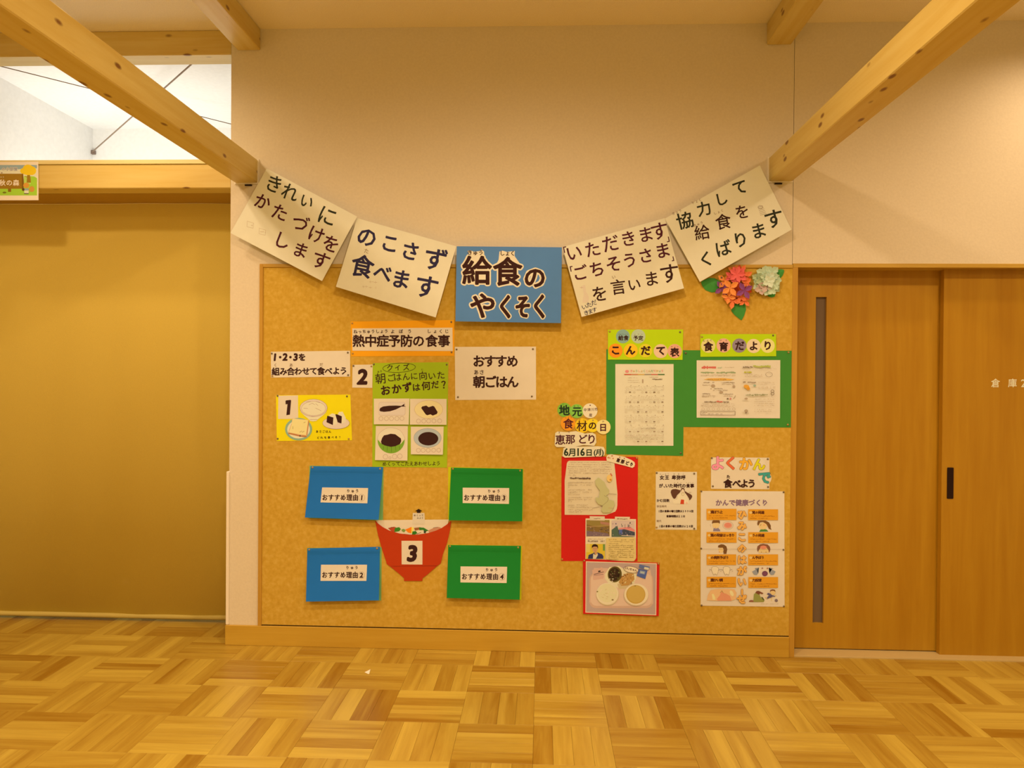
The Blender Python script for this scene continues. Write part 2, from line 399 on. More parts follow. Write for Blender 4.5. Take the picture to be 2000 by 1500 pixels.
# ------------------------------------------------------------------ board, baseboard, corner guard
ZT, ZB = 1.9782, .1023
bb = thing('bulletin_board', ((XP + XS) / 2, 0, ZB), 'wide pressed-fibre pin board covered with school lunch notices', 'bulletin board')
xb0 = WX(507, 0, 900)
box('board_panel', xb0 + .017, XS - .001, -.006, 0, ZB + .006, ZT - .016, M_CORK, bb)
box('board_frame', xb0 - .001, xb0 + .017, -.012, 0, ZB, ZT, M_TRIM, bb, .001)
box('board_frame', xb0 + .017, XS - .001, -.012, 0, ZT - .017, ZT, M_TRIMX, bb, .001)
box('shadow_gap', xb0 + .017, XS - .001, -.002, 0, ZB, ZB + .006, M_BLACK, bb)  # black strip stands in for the shade under the board edge
box('baseboard_back', XP - .012, XS - .001, -.014, 0, 0, ZB, M_BASE, b=.0015, kind='structure')
box('baseboard_return', XP - .014, XP, -.0, DEEP, 0, ZB, M_BASE, b=.001, kind='structure').name = 'baseboard_left'
g0 = WX(440.8, -.01, 1100)
gd = thing('corner_guard', (XP, 0, ZB), 'cream plastic corner guard on the lower left edge of the white wall', 'corner guard')
box('guard_strip', XP - .012, XP + .003, -.010, .03, ZB + .001, WZ(921, -.01, 446), M_GUARD, gd, .003)

# ------------------------------------------------------------------ flat paper work
YB = -.0065                                    # face of the pin board
GC = {}
def glyph(ch, res=1):
    k = (ch, res)
    if k not in GC:
        c = bpy.data.curves.new('g', 'FONT'); c.body = ch; c.size = 1; c.resolution_u = res
        o = bpy.data.objects.new('g', c); C.objects.link(o)
        me = bpy.data.meshes.new_from_object(o.evaluated_get(bpy.context.evaluated_depsgraph_get()))
        vs = [(p.co.x, p.co.y) for p in me.vertices]; fs = [tuple(p.vertices) for p in me.polygons]
        bpy.data.objects.remove(o); bpy.data.curves.remove(c); bpy.data.meshes.remove(me)
        if not vs: vs = [(0, 0)]
        if ord(ch) < 0x2000 and ch not in '・':
            cx = (min(p[0] for p in vs) + max(p[0] for p in vs)) / 2; cy = .345
            if ch in '1234567890': sc = 1.18
            else: sc = 1
            vs = [((p[0] - cx) * sc, (p[1] - cy) * sc) for p in vs]
        elif ch in '「」、。・？':
            cx = (min(p[0] for p in vs) + max(p[0] for p in vs)) / 2; cy = (min(p[1] for p in vs) + max(p[1] for p in vs)) / 2
            vs = [(p[0] - cx, p[1] - (cy if ch != '、' else .35)) for p in vs]
        else: vs = [(p[0] - .5, p[1] - .35) for p in vs]
        GC[k] = (vs, fs)
    return GC[k]
class Ink:
    """flat print collected in photo-frame units and laid onto its sheet"""
    def __init__(s, y0, bend=None, T=(1, 0, 0), lift=.0003):
        s.y0, s.bend, s.T, s.lift = y0, bend, T, lift
        s.v, s.f, s.m, s.mats = [], [], [], []
    def t(s, x, y): return (s.T[1] + x / s.T[0], s.T[2] + y / s.T[0])
    def p3(s, u, v, l):
        y = s.y0 - l - (s.bend(u, v) if s.bend else 0)
        return W(u, v, y)
    def mi(s, mat):
        if mat not in s.mats: s.mats.append(mat)
        return s.mats.index(mat)
    def add(s, pts, faces, mat):
        n = len(s.v); s.v += [s.p3(a, b, s.lift) for a, b in pts]; i = s.mi(mat)
        for f in faces: s.f.append(tuple(n + k for k in f)); s.m.append(i)
    def poly(s, pts, mat, raw=False):
        q = pts if raw else [s.t(*p) for p in pts]
        ar = sum(q[i][0] * q[(i + 1) % len(q)][1] - q[(i + 1) % len(q)][0] * q[i][1] for i in range(len(q)))
        if ar > 0: q = q[::-1]
        s.lift += .00003; s.add(q, [tuple(range(len(q)))], mat)
    def ell(s, cx, cy, rx, ry, mat, rot=0, n=28, a0=0, a1=360):
        c, d = math.cos(math.radians(rot)), math.sin(math.radians(rot)); pts = []
        full = a1 - a0 >= 360
        for k in range(n if full else n + 1):
            a = math.radians(a0 + (a1 - a0) * k / n); x, y = rx * math.cos(a), ry * math.sin(a)
            pts.append((cx + x * c - y * d, cy + x * d + y * c))
        s.poly(pts, mat)
    def rect(s, x0, y0, x1, y1, mat): s.poly([(x0, y0), (x1, y0), (x1, y1), (x0, y1)], mat)
    def rr(s, x0, y0, x1, y1, r, mat): s.poly(rrect((x0 + x1) / 2, (y0 + y1) / 2, abs(x1 - x0) / 2, abs(y1 - y0) / 2, r), mat)
    def line(s, pts, wd, mat, close=False):
        """stroke with width wd in photo pixels"""
        q = [s.t(*p) for p in pts]; s.lift += .00001
        if close: q = q + [q[0]]
        for (a, b), (c, d) in zip(q, q[1:]):
            L = math.hypot(c - a, d - b) or 1; nx_, ny_ = -(d - b) / L * wd / 2, (c - a) / L * wd / 2; ex, ey = (c - a) / L * wd * .3, (d - b) / L * wd * .3
            s.add([(a - ex + nx_, b - ey + ny_), (c + ex + nx_, d + ey + ny_), (c + ex - nx_, d + ey - ny_), (a - ex - nx_, b - ey - ny_)], [(0, 1, 2, 3)], mat)
    def ring(s, cx, cy, rx, ry, wd, mat, n=24, rot=0):
        c, d = math.cos(math.radians(rot)), math.sin(math.radians(rot))
        s.line([(cx + rx * math.cos(2 * math.pi * k / n) * c - ry * math.sin(2 * math.pi * k / n) * d, cy + rx * math.cos(2 * math.pi * k / n) * d + ry * math.sin(2 * math.pi * k / n) * c) for k in range(n)], wd, mat, True)
    def ch(s, c, x, y, size, mat, rot=0, bold=0.0, res=1, shear=0.0, sx=1.0, nb=8):
        """one glyph centred on x,y; bold = extra stroke radius in photo pixels"""
        if c == ' ': return
        u, v = s.t(x, y); sz = size / s.T[0]; vs, fs = glyph(c, res)
        co, si = math.cos(math.radians(rot)), math.sin(math.radians(rot)); base = []
        for a, b in vs:
            X, Y = (a + shear * b) * sz * sx, -b * sz
            base.append((u + X * co - Y * si, v + X * si + Y * co))
        offs = [(0, 0)] + ([(bold * math.cos(2 * math.pi * k / nb), bold * math.sin(2 * math.pi * k / nb)) for k in range(nb)] if bold else [])
        s.lift += .00001
        for ox, oy in offs:
            s.lift += .000004; s.add([(a + ox, b + oy) for a, b in base], fs, mat)
    def text(s, st, x0, y0, x1, y1, size, mat, bold=0.0, res=1, rot=None, **k):
        n = len(st)
        if rot is None: rot = math.degrees(math.atan2(y1 - y0, x1 - x0)) if n > 1 else 0
        L0 = s.lift; top = L0
        for i, c in enumerate(st):
            t = i / (n - 1) if n > 1 else .5
            s.lift = L0
            s.ch(c, x0 + (x1 - x0) * t, y0 + (y1 - y0) * t, size, mat, rot, bold, res, **k); top = max(top, s.lift)
        s.lift = top
    def chars(s, lst, mat, rot=0, bold=0.0, res=2, **k):
        L0 = s.lift; top = L0
        for c, x, y, sz in lst:
            s.lift = L0; s.ch(c, x, y, sz, mat, rot, bold, res, **k); top = max(top, s.lift)
        s.lift = top
    def scribble(s, x0, y0, x1, y1, h, mat, dens=.7, wd=.5, seed=0):
        """rows of print too small to read: short dashes of uneven length"""
        rnd = random.Random(seed + int(x0 * 7 + y0)); x = x0
        while x < x1:
            L = rnd.uniform(h * .35, h * 1.3)
            if rnd.random() < dens:
                yy = y0 + (y1 - y0) * (x - x0) / max(1, x1 - x0) + rnd.uniform(-.2, .2) * h
                s.line([(x, yy), (min(x1, x + L), yy)], wd * rnd.uniform(.7, 1.3), mat)
                if rnd.random() < .5: s.line([(x + L * .5, yy - h * .4), (x + L * .5, yy + h * .4)], wd * .8, mat)
            x += L * 1.15
    def done(s, name, parent, label=None):
        o = mesh_obj(name, s.v, s.f, s.mats, parent, s.m)
        if label: o['label'] = label
        return o
def sheet(name, pts, y0, mat, parent, bend=None, n=(1, 1), t=.0004, T=None, label=None):
    """paper: four corners TL,TR,BR,BL (photo frame) become a thin solid grid; more points a thin prism"""
    if T: pts = [(T[1] + x / T[0], T[2] + y / T[0]) for x, y in pts]
    B = bend or (lambda u, v: 0.0)
    if len(pts) == 4:
        nx_, ny_ = n; v = []; f = []
        for side in (0, t):
            for j in range(ny_ + 1):
                for i in range(nx_ + 1):
                    a, b = i / nx_, j / ny_
                    u = (1 - b) * ((1 - a) * pts[0][0] + a * pts[1][0]) + b * ((1 - a) * pts[3][0] + a * pts[2][0])
                    vv = (1 - b) * ((1 - a) * pts[0][1] + a * pts[1][1]) + b * ((1 - a) * pts[3][1] + a * pts[2][1])
                    p = W(u, vv, y0 - B(u, vv)); p.y += side; v.append(p)
        w_ = nx_ + 1; N0 = w_ * (ny_ + 1)
        for j in range(ny_):
            for i in range(nx_):
                a = j * w_ + i; f.append((a, a + w_, a + w_ + 1, a + 1)); a += N0; f.append((a, a + 1, a + w_ + 1, a + w_))
        edge = [i for i in range(w_)] + [j * w_ + nx_ for j in range(1, ny_ + 1)] + [ny_ * w_ + i for i in range(nx_ - 1, -1, -1)] + [j * w_ for j in range(ny_ - 1, 0, -1)]
        for a, b in zip(edge, edge[1:] + edge[:1]): f.append((a, b, b + N0, a + N0))
        o = mesh_obj(name, v, f, mat, parent, smooth=False)
    else:
        ar = sum(pts[i][0] * pts[(i + 1) % len(pts)][1] - pts[(i + 1) % len(pts)][0] * pts[i][1] for i in range(len(pts)))
        if ar > 0: pts = pts[::-1]
        k = len(pts); v = [W(a, b, y0 - B(a, b)) for a, b in pts]; v += [p + Vector((0, t, 0)) for p in v]
        f = [tuple(range(k)), tuple(range(2 * k - 1, k - 1, -1))] + [(i, i + k, (i + 1) % k + k, (i + 1) % k) for i in range(k)]
        o = mesh_obj(name, v, f, mat, parent)
    if label: o['label'] = label
    return o
# push pins: one low-domed mesh per colour
def pin_mesh(mat):
    v = []; f = []; prof = [(.0062, 0), (.0062, .002), (.0045, .0042), (.0, .005)]
    for r, h in prof[:-1]:
        for k in range(10): a = k * math.pi / 5; v.append((r * math.cos(a), -h, r * math.sin(a)))
    v.append((0, -.005, 0))
    for q in range(2):
        for k in range(10): f.append((q * 10 + k, q * 10 + (k + 1) % 10, q * 10 + 10 + (k + 1) % 10, q * 10 + 10 + k))
    for k in range(10): f.append((20 + k, 20 + (k + 1) % 10, 30))
    me = bpy.data.meshes.new('pushpin'); me.from_pydata(v, [], f); me.materials.append(mat)
    for p in me.polygons: p.use_smooth = True
    return me
PIN_D, PIN_G = pin_mesh(P(118, 84, 44, .35)), pin_mesh(P(176, 118, 46, .35))
def pins(parent, lst, y, T=(1, 0, 0)):
    for i, q in enumerate(lst):
        u, v = T[1] + q[0] / T[0], T[2] + q[1] / T[0]
        o = bpy.data.objects.new('pushpin', PIN_G if len(q) > 2 else PIN_D); C.objects.link(o); o.parent = parent
        o.location = W(u, v, y) - ORG[parent.name]
        s = .78; o.scale = (s, s, s)
def notice(name, pts, label, cat, T=(1, 0, 0), y=YB, group=None):
    q = [(T[1] + a / T[0], T[2] + b / T[0]) for a, b in pts]
    u = sum(a for a, b in q) / len(q); v = max(b for a, b in q)
    return thing(name, W(u, v, y), label, cat, group)

WHITE = paper(228, 188, 138); INK = P(58, 24, 14); MAR = P(78, 22, 24); GRN = P(46, 40, 20); NAVY = P(48, 36, 46)
FAINT = P(196, 150, 96); GREY = P(150, 108, 66); LBL = paper(223, 178, 120)

# ---- the five bunting sheets hung from beam to beam
YN = -.048
def bannerbend(cu, cv, amp):
    return lambda u, v: amp * math.sin((u - cu) / 60.0) + amp * .7 * math.cos((v - cv) / 45.0)
T2 = (4, 420, 300); GB = 'banner sheets with the lunch promises'
pts = [(521, 329), (697.5, 423), (629, 549), (450, 455)]
b1 = notice('banner_sheet', pts, 'white banner sheet at far left, three slanting lines of dark kana', 'banner', y=YN, group=GB)
bd = bannerbend(570, 440, .004)
sheet('sheet', pts, YN, WHITE, b1, bd, (14, 12))
k = Ink(YN, bd, T2)
k.chars([('き', 460, 240, 150), ('れ', 585, 305, 145), ('い', 715, 375, 120), ('に', 875, 490, 165)], GRN, 20, .35, sx=.95)
k.chars([('か', 370, 378, 130), ('た', 505, 462, 135), ('づ', 665, 548, 140), ('け', 790, 635, 140), ('を', 905, 708, 140)], MAR, 20, .45)
k.chars([('し', 522, 680, 140), ('ま', 667, 757, 130), ('す', 825, 838, 150)], MAR, 20, .45)
for cx, cy in ((275, 555), (370, 610)):
    k.line([(cx - 24, cy - 28), (cx + 26, cy - 12), (cx + 22, cy + 28), (cx - 26, cy + 16)], .5, FAINT, True); k.scribble(cx - 18, cy, cx + 18, cy + 6, 14, FAINT)
k.done('lettering', b1)
pts = [(697.5, 426), (891, 481), (851, 620), (656, 560)]
b2 = notice('banner_sheet', pts, 'white banner sheet between far-left sheet and blue title, thick dark brush kana', 'banner', y=YN, group=GB)
bd = bannerbend(760, 520, .003)
sheet('sheet', pts, YN - .001, WHITE, b2, bd, (12, 10))
k = Ink(YN - .001, bd, T2)
k.chars([('の', 1185, 655, 165), ('こ', 1365, 705, 150), ('さ', 1525, 765, 155), ('ず', 1722, 830, 190), ('食', 1150, 885, 185), ('べ', 1308, 938, 150), ('ま', 1452, 985, 160), ('す', 1650, 1045, 195)], NAVY, 12, .95)
k.chars([('た', 1183, 762, 40)], GREY, 12, .1); k.scribble(1150, 1000, 1265, 1010, 26, FAINT); k.scribble(1150, 1035, 1250, 1050, 22, FAINT)
k.done('lettering', b2)
T3 = (4, 860, 440)
pts = [(892, 481), (1097.5, 483), (1095.5, 631), (889.5, 627.5)]
b3 = notice('banner_sheet', pts, 'blue banner title sheet in the middle with dark letters outlined in white', 'banner', y=YN, group=GB)
M_BLUE = paper(84, 112, 168)
sheet('sheet', pts, YN - .002, M_BLUE, b3)
k = Ink(YN - .002, None, T3)
CUT = paper(232, 200, 152)
ttl = [('給', 285, 358, 235), ('食', 525, 368, 235), ('の', 738, 412, 178), ('や', 332, 634, 212)]
ttl2 = [('く', 512, 640, 200), ('そ', 645, 640, 190), ('く', 778, 638, 205)]
k.poly([(212, 200), (235, 195), (262, 206), (300, 203), (325, 190), (342, 206), (345, 250), (400, 340), (370, 450), (290, 465), (180, 460), (175, 320), (230, 235)], CUT)
k.poly([(462, 205), (485, 198), (520, 208), (560, 203), (582, 200), (580, 240), (640, 325), (600, 345), (600, 465), (470, 475), (465, 345), (415, 345), (455, 270)], CUT)
k.chars(ttl, CUT, 0, 4.4, nb=16); k.chars(ttl2, CUT, 0, 4.0, nb=16, sx=.68)
k.chars(ttl, INK, 0, 1.5, nb=12, res=3); k.chars(ttl2, INK, 0, 1.7, nb=12, res=3, sx=.68)
k.text('きゅう', 230, 215, 318, 215, 44, INK, .25); k.text('しょく', 484, 220, 565, 220, 44, INK, .25)
k.done('lettering', b3)
pts = [(1098.7, 482.5), (1298, 426), (1336, 563), (1136, 619)]
b4 = notice('banner_sheet', pts, 'white banner sheet right of the blue title, quoted maroon kana', 'banner', y=YN, group=GB)
bd = bannerbend(1200, 520, .003)
sheet('sheet', pts, YN - .001, WHITE, b4, bd, (12, 10))
k = Ink(YN - .001, bd, T3)
k.chars([('「', 975, 190, 70), ('い', 1045, 218, 135), ('た', 1190, 190, 130), ('だ', 1330, 145, 140), ('き', 1470, 107, 130), ('ま', 1605, 75, 130), ('す', 1712, 48, 150), ('」', 1778, 110, 60)], MAR, -12, .4)
k.chars([('「', 1025, 340, 60), ('ご', 1092, 375, 125), ('ち', 1225, 345, 130), ('そ', 1355, 305, 135), ('う', 1480, 275, 125), ('さ', 1605, 240, 125), ('ま', 1738, 200, 130), ('」', 1815, 262, 50)], MAR, -12, .5)
k.chars([('を', 1245, 538, 130), ('言', 1390, 485, 125), ('い', 1515, 465, 110), ('ま', 1650, 420, 125), ('す', 1790, 380, 165)], INK, -8, .4)
k.chars([('い', 1355, 405, 32)], GREY, -12, .1)
k.text('いただ', 1125, 640, 1200, 605, 46, NAVY, .15, rot=-15); k.text('きます', 1140, 685, 1205, 662, 42, NAVY, .15, rot=-15)
k.poly([(1110, 470), (1130, 465), (1140, 520), (1160, 560), (1158, 600), (1110, 605), (1120, 540)], paper(224, 178, 122)); k.scribble(1092, 490, 1140, 480, 22, P(190, 120, 90))
k.done('lettering', b4)
T4 = (4.411, 1280, 300)
pts = [(1298.5, 427), (1484, 323), (1546, 448.5), (1367, 550.5)]
b5 = notice('banner_sheet', pts, 'white banner sheet at far right, dark kana and kanji under the right beam', 'banner', y=YN, group=GB)
bd = bannerbend(1420, 440, .004)
sheet('sheet', pts, YN, WHITE, b5, bd, (14, 12))
k = Ink(YN, bd, T4)
k.chars([('協', 255, 580, 150), ('力', 420, 478, 130), ('し', 568, 395, 120), ('て', 728, 292, 135), ('く', 438, 910, 140), ('ば', 585, 820, 145), ('り', 735, 745, 145), ('ま', 890, 668, 145), ('す', 1022, 565, 175)], GRN, -14, .6)
k.chars([('給', 402, 682, 135), ('食', 585, 590, 140), ('を', 748, 505, 130)], INK, -10, .35)
for st, x, y in (('きょう', 185, 505), ('りょく', 355, 412), ('きゅう', 370, 608), ('しょく', 545, 503)): k.text(st, x - 30, y + 12, x + 30, y - 12, 27, GREY, .1)
for q in range(6): k.line([(885 + q * 4, 465 + q * 13), (925 + q * 6, 450 + q * 13)], .6, GREY)
k.ring(905, 462, 20, 14, .6, GREY)
k.done('lettering', b5)

# ---- left half of the board
T5 = (5, 500, 610)
def board_notice(name, corner, label, mat, T, y=YB, cat='notice', group=None, bend=None, n=(1, 1)):
    o = notice(name, corner, label, cat, T, y, group)
    sheet('sheet', corner, y - .0006, mat, o, bend, n, T=T)
    return o
B_ = .0015
n1 = board_notice('heading_sheet', [(925, 90), (1940, 75), (1935, 425), (930, 430)], 'orange heading sheet with a white strip of bold kanji, under the banner', paper(236, 138, 8), T5, cat='heading')
sheet('title_strip', [(940, 157), (1918, 150), (1922, 378), (942, 375)], YB - .0015, LBL, n1, T=T5)
k = Ink(YB - .0016, None, T5)
k.chars([(c, x, 282, 124) for c, x in zip('熱中症予防の食事', (1003, 1120, 1237, 1352, 1470, 1587, 1715, 1835))], INK, 0, .75, nb=10)
k.text('ねっちゅうしょう', 972, 190, 1272, 186, 40, INK, .2)
k.chars([('よ', 1335, 188, 42), ('ぼ', 1415, 187, 42), ('う', 1500, 186, 42), ('し', 1690, 186, 40), ('ょ', 1750, 186, 40), ('く', 1805, 186, 40), ('じ', 1862, 186, 40)], INK, 0, .2)
k.done('lettering', n1)
pins(n1, [(940, 107, 1), (1907, 95), (945, 402, 1), (1910, 390)], YB - .001, T5)
n2 = board_notice('notice_sheet', [(145, 385), (918, 375), (920, 628), (147, 637)], 'wide white notice with two bold lines, left edge of the board', LBL, T5)
k = Ink(YB - .0006, None, T5)
k.chars([('1', 185, 438, 80), ('2', 285, 436, 80), ('3', 387, 437, 80)], INK, 0, 1.1, shear=.1, nb=10)
k.chars([('・', 236, 438, 90), ('・', 336, 438, 90), ('を', 450, 440, 76)], INK, 0, .7)
k.chars([('く', 190, 516, 36), ('あ', 343, 516, 36), ('だ', 637, 512, 36)], GREY, 0, .2)
k.text('組み合わせて食べよう', 192, 580, 856, 574, 80, INK, .55, nb=8)
k.done('lettering', n2)
pins(n2, [(155, 402), (897, 393), (900, 612), (160, 622, 1)], YB - .001, T5)
TY = (12.5, 530, 765)
n3 = board_notice('picture_sheet', [(195, 810), (922, 803), (938, 1250), (203, 1257)], 'yellow sheet with rice bowl, toast and rice balls, numbered 1', paper(232, 186, 4), T5, cat='picture notice')
sheet('number_card', [(170, 100), (650, 90), (655, 665), (165, 665)], YB - .0013, LBL, n3, T=TY)
k = Ink(YB - .0014, None, TY)
k.poly([(345, 225), (360, 212), (470, 200), (482, 215), (452, 560), (365, 575), (394, 300), (348, 312)], INK)
OL = P(150, 104, 70); CRM = P(226, 190, 124); PNK = P(222, 176, 130)
k.poly([(705, 480), (800, 580), (920, 680), (950, 715), (1030, 725), (1100, 712), (1130, 680), (1260, 580), (1350, 490)], CRM)
k.ell(1030, 395, 335, 212, PNK); k.ring(1030, 395, 335, 212, .6, OL)
k.ell(1030, 410, 295, 172, CRM); k.ring(1030, 410, 295, 172, .4, OL)
for a in ((920, 320, 1000, 280), (1000, 280, 1060, 320), (1080, 290, 1140, 340), (790, 405, 890, 410), (1080, 400, 1220, 470), (850, 250, 960, 240), (1090, 240, 1180, 270), (980, 610, 1050, 610), (940, 680, 1120, 680)): k.line([(a[0], a[1]), (a[2], a[3])], .5, OL)
k.ell(665, 915, 330, 275, P(140, 150, 100)); k.ell(665, 920, 278, 222, CRM)
k.poly([(505, 650), (905, 690), (925, 720), (870, 1060), (850, 1080), (415, 1000), (430, 940), (500, 760)], P(218, 150, 76))
k.poly([(515, 655), (895, 695), (845, 1060), (425, 1000), (500, 790)], P(232, 188, 100))
k.line([(425, 1015), (700, 1080), (850, 1095)], 3, P(186, 104, 44)); k.line([(915, 720), (870, 1060)], 1.4, P(186, 104, 44))
for a in ((525, 850, 525, 910), (790, 760, 830, 740), (690, 990, 740, 960), (750, 990, 800, 965)): k.line([a[:2], a[2:]], 1.2, P(190, 150, 70))
k.ell(1580, 765, 330, 148, PNK); k.ring(1580, 765, 330, 148, .5, OL)
k.poly([(1400, 585), (1480, 530), (1555, 545), (1610, 690), (1595, 790), (1515, 820), (1500, 640)], CRM)
k.poly([(1620, 555), (1650, 495), (1740, 488), (1815, 640), (1812, 750), (1715, 778), (1700, 620)], CRM)
k.poly([(1365, 588), (1515, 630), (1500, 815), (1345, 745)], INK); k.poly([(1562, 560), (1590, 548), (1722, 602), (1710, 778), (1620, 748)], INK)
k.text('あさごはん', 1115, 975, 1430, 975, 66, INK, .1); k.text('どれを食べる？', 1140, 1125, 1670, 1110, 64, INK, .1)
k.done('picture', n3)
pins(n3, [(152, 100), (1845, 112), (155, 1148), (1888, 1150, 1)], YB - .001, TY)
n4 = board_notice('number_card', [(943, 513), (1140, 510), (1135, 738), (940, 735)], 'small white card with a bold digit 2 beside the green quiz sheet', LBL, T5, cat='card')
k = Ink(YB - .0006, None, T5); k.ch('2', 1042, 630, 168, INK, 0, 2.0, 3, .12, nb=14); k.done('lettering', n4)
pins(n4, [(952, 523), (1127, 527, 1)], YB - .001, T5)
TG = (6.82, 725, 700)
n5 = board_notice('quiz_sheet', [(20, 62), (1028, 50), (1010, 1455), (15, 1445)], 'tall lime green quiz sheet with four white picture cards', paper(160, 158, 14), T=TG, cat='quiz sheet')
k = Ink(YB - .0006, None, TG)
k.chars([('ク', 250, 128, 95), ('イ', 352, 125, 85), ('ズ', 465, 120, 95)], INK, -4, .2)
k.ring(372, 125, 218, 62, .9, INK, 30, -3)
k.chars([('朝', 125, 272, 150), ('ご', 262, 262, 110), ('は', 350, 252, 115), ('ん', 465, 245, 110), ('に', 572, 238, 105), ('向', 690, 232, 120), ('い', 808, 236, 110), ('た', 928, 226, 115)], INK, -5, .15)
k.chars([('お', 190, 428, 140), ('か', 338, 408, 135), ('ず', 480, 388, 135)], INK, -8, .7)
k.chars([('は', 600, 388, 110), ('何', 730, 368, 122), ('だ', 850, 352, 110), ('？', 965, 350, 130)], INK, -5, .4)
k.text('あさ', 95, 180, 130, 172, 32, INK, .05); k.chars([('む', 680, 150, 30)], INK)
k.text('めくってこたえあわせしよう', 178, 1408, 895, 1400, 64, INK, .1)
k.done('lettering', n5)
CARDS = {'fish': [(35, 537), (510, 535), (500, 882), (35, 878)], 'tofu': [(518, 538), (1005, 540), (1003, 885), (515, 882)], 'pot': [(62, 900), (488, 898), (482, 1362), (50, 1355)], 'dish': [(528, 910), (965, 908), (955, 1283), (528, 1277)]}
cl = {'fish': 'card with a fish silhouette', 'tofu': 'card with two black squares on a yellow plate', 'pot': 'card with a black mound in a green bowl', 'dish': 'card with a black disc on a grey plate'}
for nm, q in CARDS.items():
    h = max(p[1] for p in q) ; top = min(p[1] for p in q)
    bend = (lambda top, h: (lambda u, v: .007 * ((v - 700) * 6.82 - top) / (h - top)))(top, h)
    c = sheet('picture_card', q, YB - .0012, LBL, n5, bend, (1, 8), T=TG, label=cl[nm])
    k = Ink(YB - .0013, bend, TG)
    OL2 = P(170, 120, 84)
    if nm == 'fish':
        k.rr(100, 580, 455, 762, 30, P(206, 160, 112)); k.rr(106, 586, 449, 756, 26, P(218, 174, 124))
        k.poly([(108, 690), (120, 660), (160, 640), (240, 630), (330, 628), (400, 632), (445, 603), (440, 632), (465, 642), (405, 642), (330, 680), (250, 705), (170, 712), (120, 705)], INK)
        xs, yy = (130, 203, 270, 342, 410), 802
    elif nm == 'tofu':
        k.ell(765, 680, 190, 122, P(200, 150, 84)); k.ell(765, 680, 186, 118, P(228, 182, 104))
        k.poly([(665, 660), (680, 640), (735, 628), (765, 650), (820, 632), (840, 640), (885, 715), (875, 740), (820, 762), (790, 745), (745, 758), (725, 745)], INK)
        xs, yy = (630, 700, 765, 835, 912), 835
    elif nm == 'pot':
        pts_ = []
        for a in range(0, 181, 4):
            r = 1 + .03 * abs(math.sin(math.radians(a * 3.5))); pts_.append((265 - 180 * r * math.cos(math.radians(a)), 1085 - 160 * r * math.sin(math.radians(a))))
        k.poly(pts_, OL2); k.poly([(265 + (x - 265) * .985, 1085 + (y - 1085) * .985) for x, y in pts_], P(224, 184, 132))
        k.poly([(85, 1080)] + [(265 - 180 * math.cos(math.radians(a)), 1090 + 175 * math.sin(math.radians(a))) for a in range(0, 181, 10)] + [(443, 1080), (395, 1140), (265, 1175), (130, 1130)], P(120, 140, 30))
        for x in (165, 215, 270, 325, 375): k.line([(x, 1170), (x + (265 - x) * -.05, 1250 - abs(x - 265) * .35)], .7, P(80, 96, 20))
        k.poly([(130, 1110), (145, 1060), (170, 1025), (220, 1015), (260, 1003), (320, 1010), (360, 1040), (395, 1065), (400, 1100), (385, 1140), (320, 1170), (260, 1178), (180, 1160), (140, 1140)], INK)
        xs, yy = (), 0
        for x, y, r in ((190, 1310, 31), (250, 1325, 15), (312, 1307, 31), (382, 1302, 31)): k.ring(x, y, r, r, .5, OL2, 16)
    else:
        k.ell(750, 1060, 185, 130, P(150, 130, 100)); k.ell(750, 1060, 181, 126, P(176, 158, 124)); k.ell(760, 1070, 134, 90, INK)
        xs, yy = (628, 692, 760, 832, 900), 1225
    for x in xs: k.ring(x, yy - (x - xs[0]) * .01, 27, 27, .5, OL2, 16)
    o = mesh_obj('drawing', k.v, k.f, k.mats, n5, k.m)
pins(n5, [(36, 78), (1006, 82)], YB - .001, TG)
n6 = board_notice('notice_sheet', [(113, 950), (747, 948), (748, 1362), (117, 1365)], 'white notice with two bold lines below the blue banner title', LBL, T3)
k = Ink(YB - .0006, None, T3)
k.text('おすすめ', 300, 1064, 562, 1064, 98, INK, .8, nb=10, res=2); k.text('朝ごはん', 303, 1226, 565, 1226, 98, INK, .8, nb=10, res=2); k.text('あさ', 280, 1150, 323, 1150, 42, INK, .2)
k.done('lettering', n6)
pins(n6, [(127, 970), (723, 967), (138, 1342), (715, 1337)], YB - .001, T3)

# ---- flip sheets 1 to 4
T6 = (4, 560, 880)
BLUE2, GREEN2 = paper(22, 92, 168), paper(14, 108, 26)
flips = [
 ('1', [(188, 122), (752, 130), (718, 541), (142, 523)], [(178, 118), (756, 128), (752, 548), (170, 528)], [(277, 288), (636, 293), (630, 412), (264, 405)], (298, 585, 368), (482, 550, 316), BLUE2, paper(120, 150, 70), 'upper blue flip sheet above the left bowl rim'),
 ('2', [(162, 765), (728, 752), (720, 1170), (150, 1180)], [(160, 762), (742, 755), (738, 1172), (158, 1170)], [(268, 892), (628, 892), (622, 1018), (264, 1018)], (296, 583, 973), (476, 545, 915), BLUE2, paper(120, 150, 70), 'lower blue flip sheet near the bottom of the board'),
 ('3', [(1284, 133), (1845, 145), (1840, 553), (1266, 545)], [(1262, 128), (1850, 141), (1844, 550), (1260, 540)], [(1375, 290), (1738, 293), (1736, 417), (1375, 410)], (1405, 1696, 370), (1583, 1655, 318), GREEN2, paper(196, 170, 6), 'upper green flip sheet, right of the paper bowl rim'),
 ('4', [(1262, 738), (1830, 745), (1820, 1165), (1250, 1152)], [(1258, 735), (1838, 744), (1833, 1166), (1262, 1145)], [(1358, 905), (1722, 908), (1718, 1035), (1357, 1030)], (1388, 1680, 986), (1566, 1636, 932), GREEN2, paper(196, 170, 6), 'lower green flip sheet, diagonally below the paper bowl card'),
]
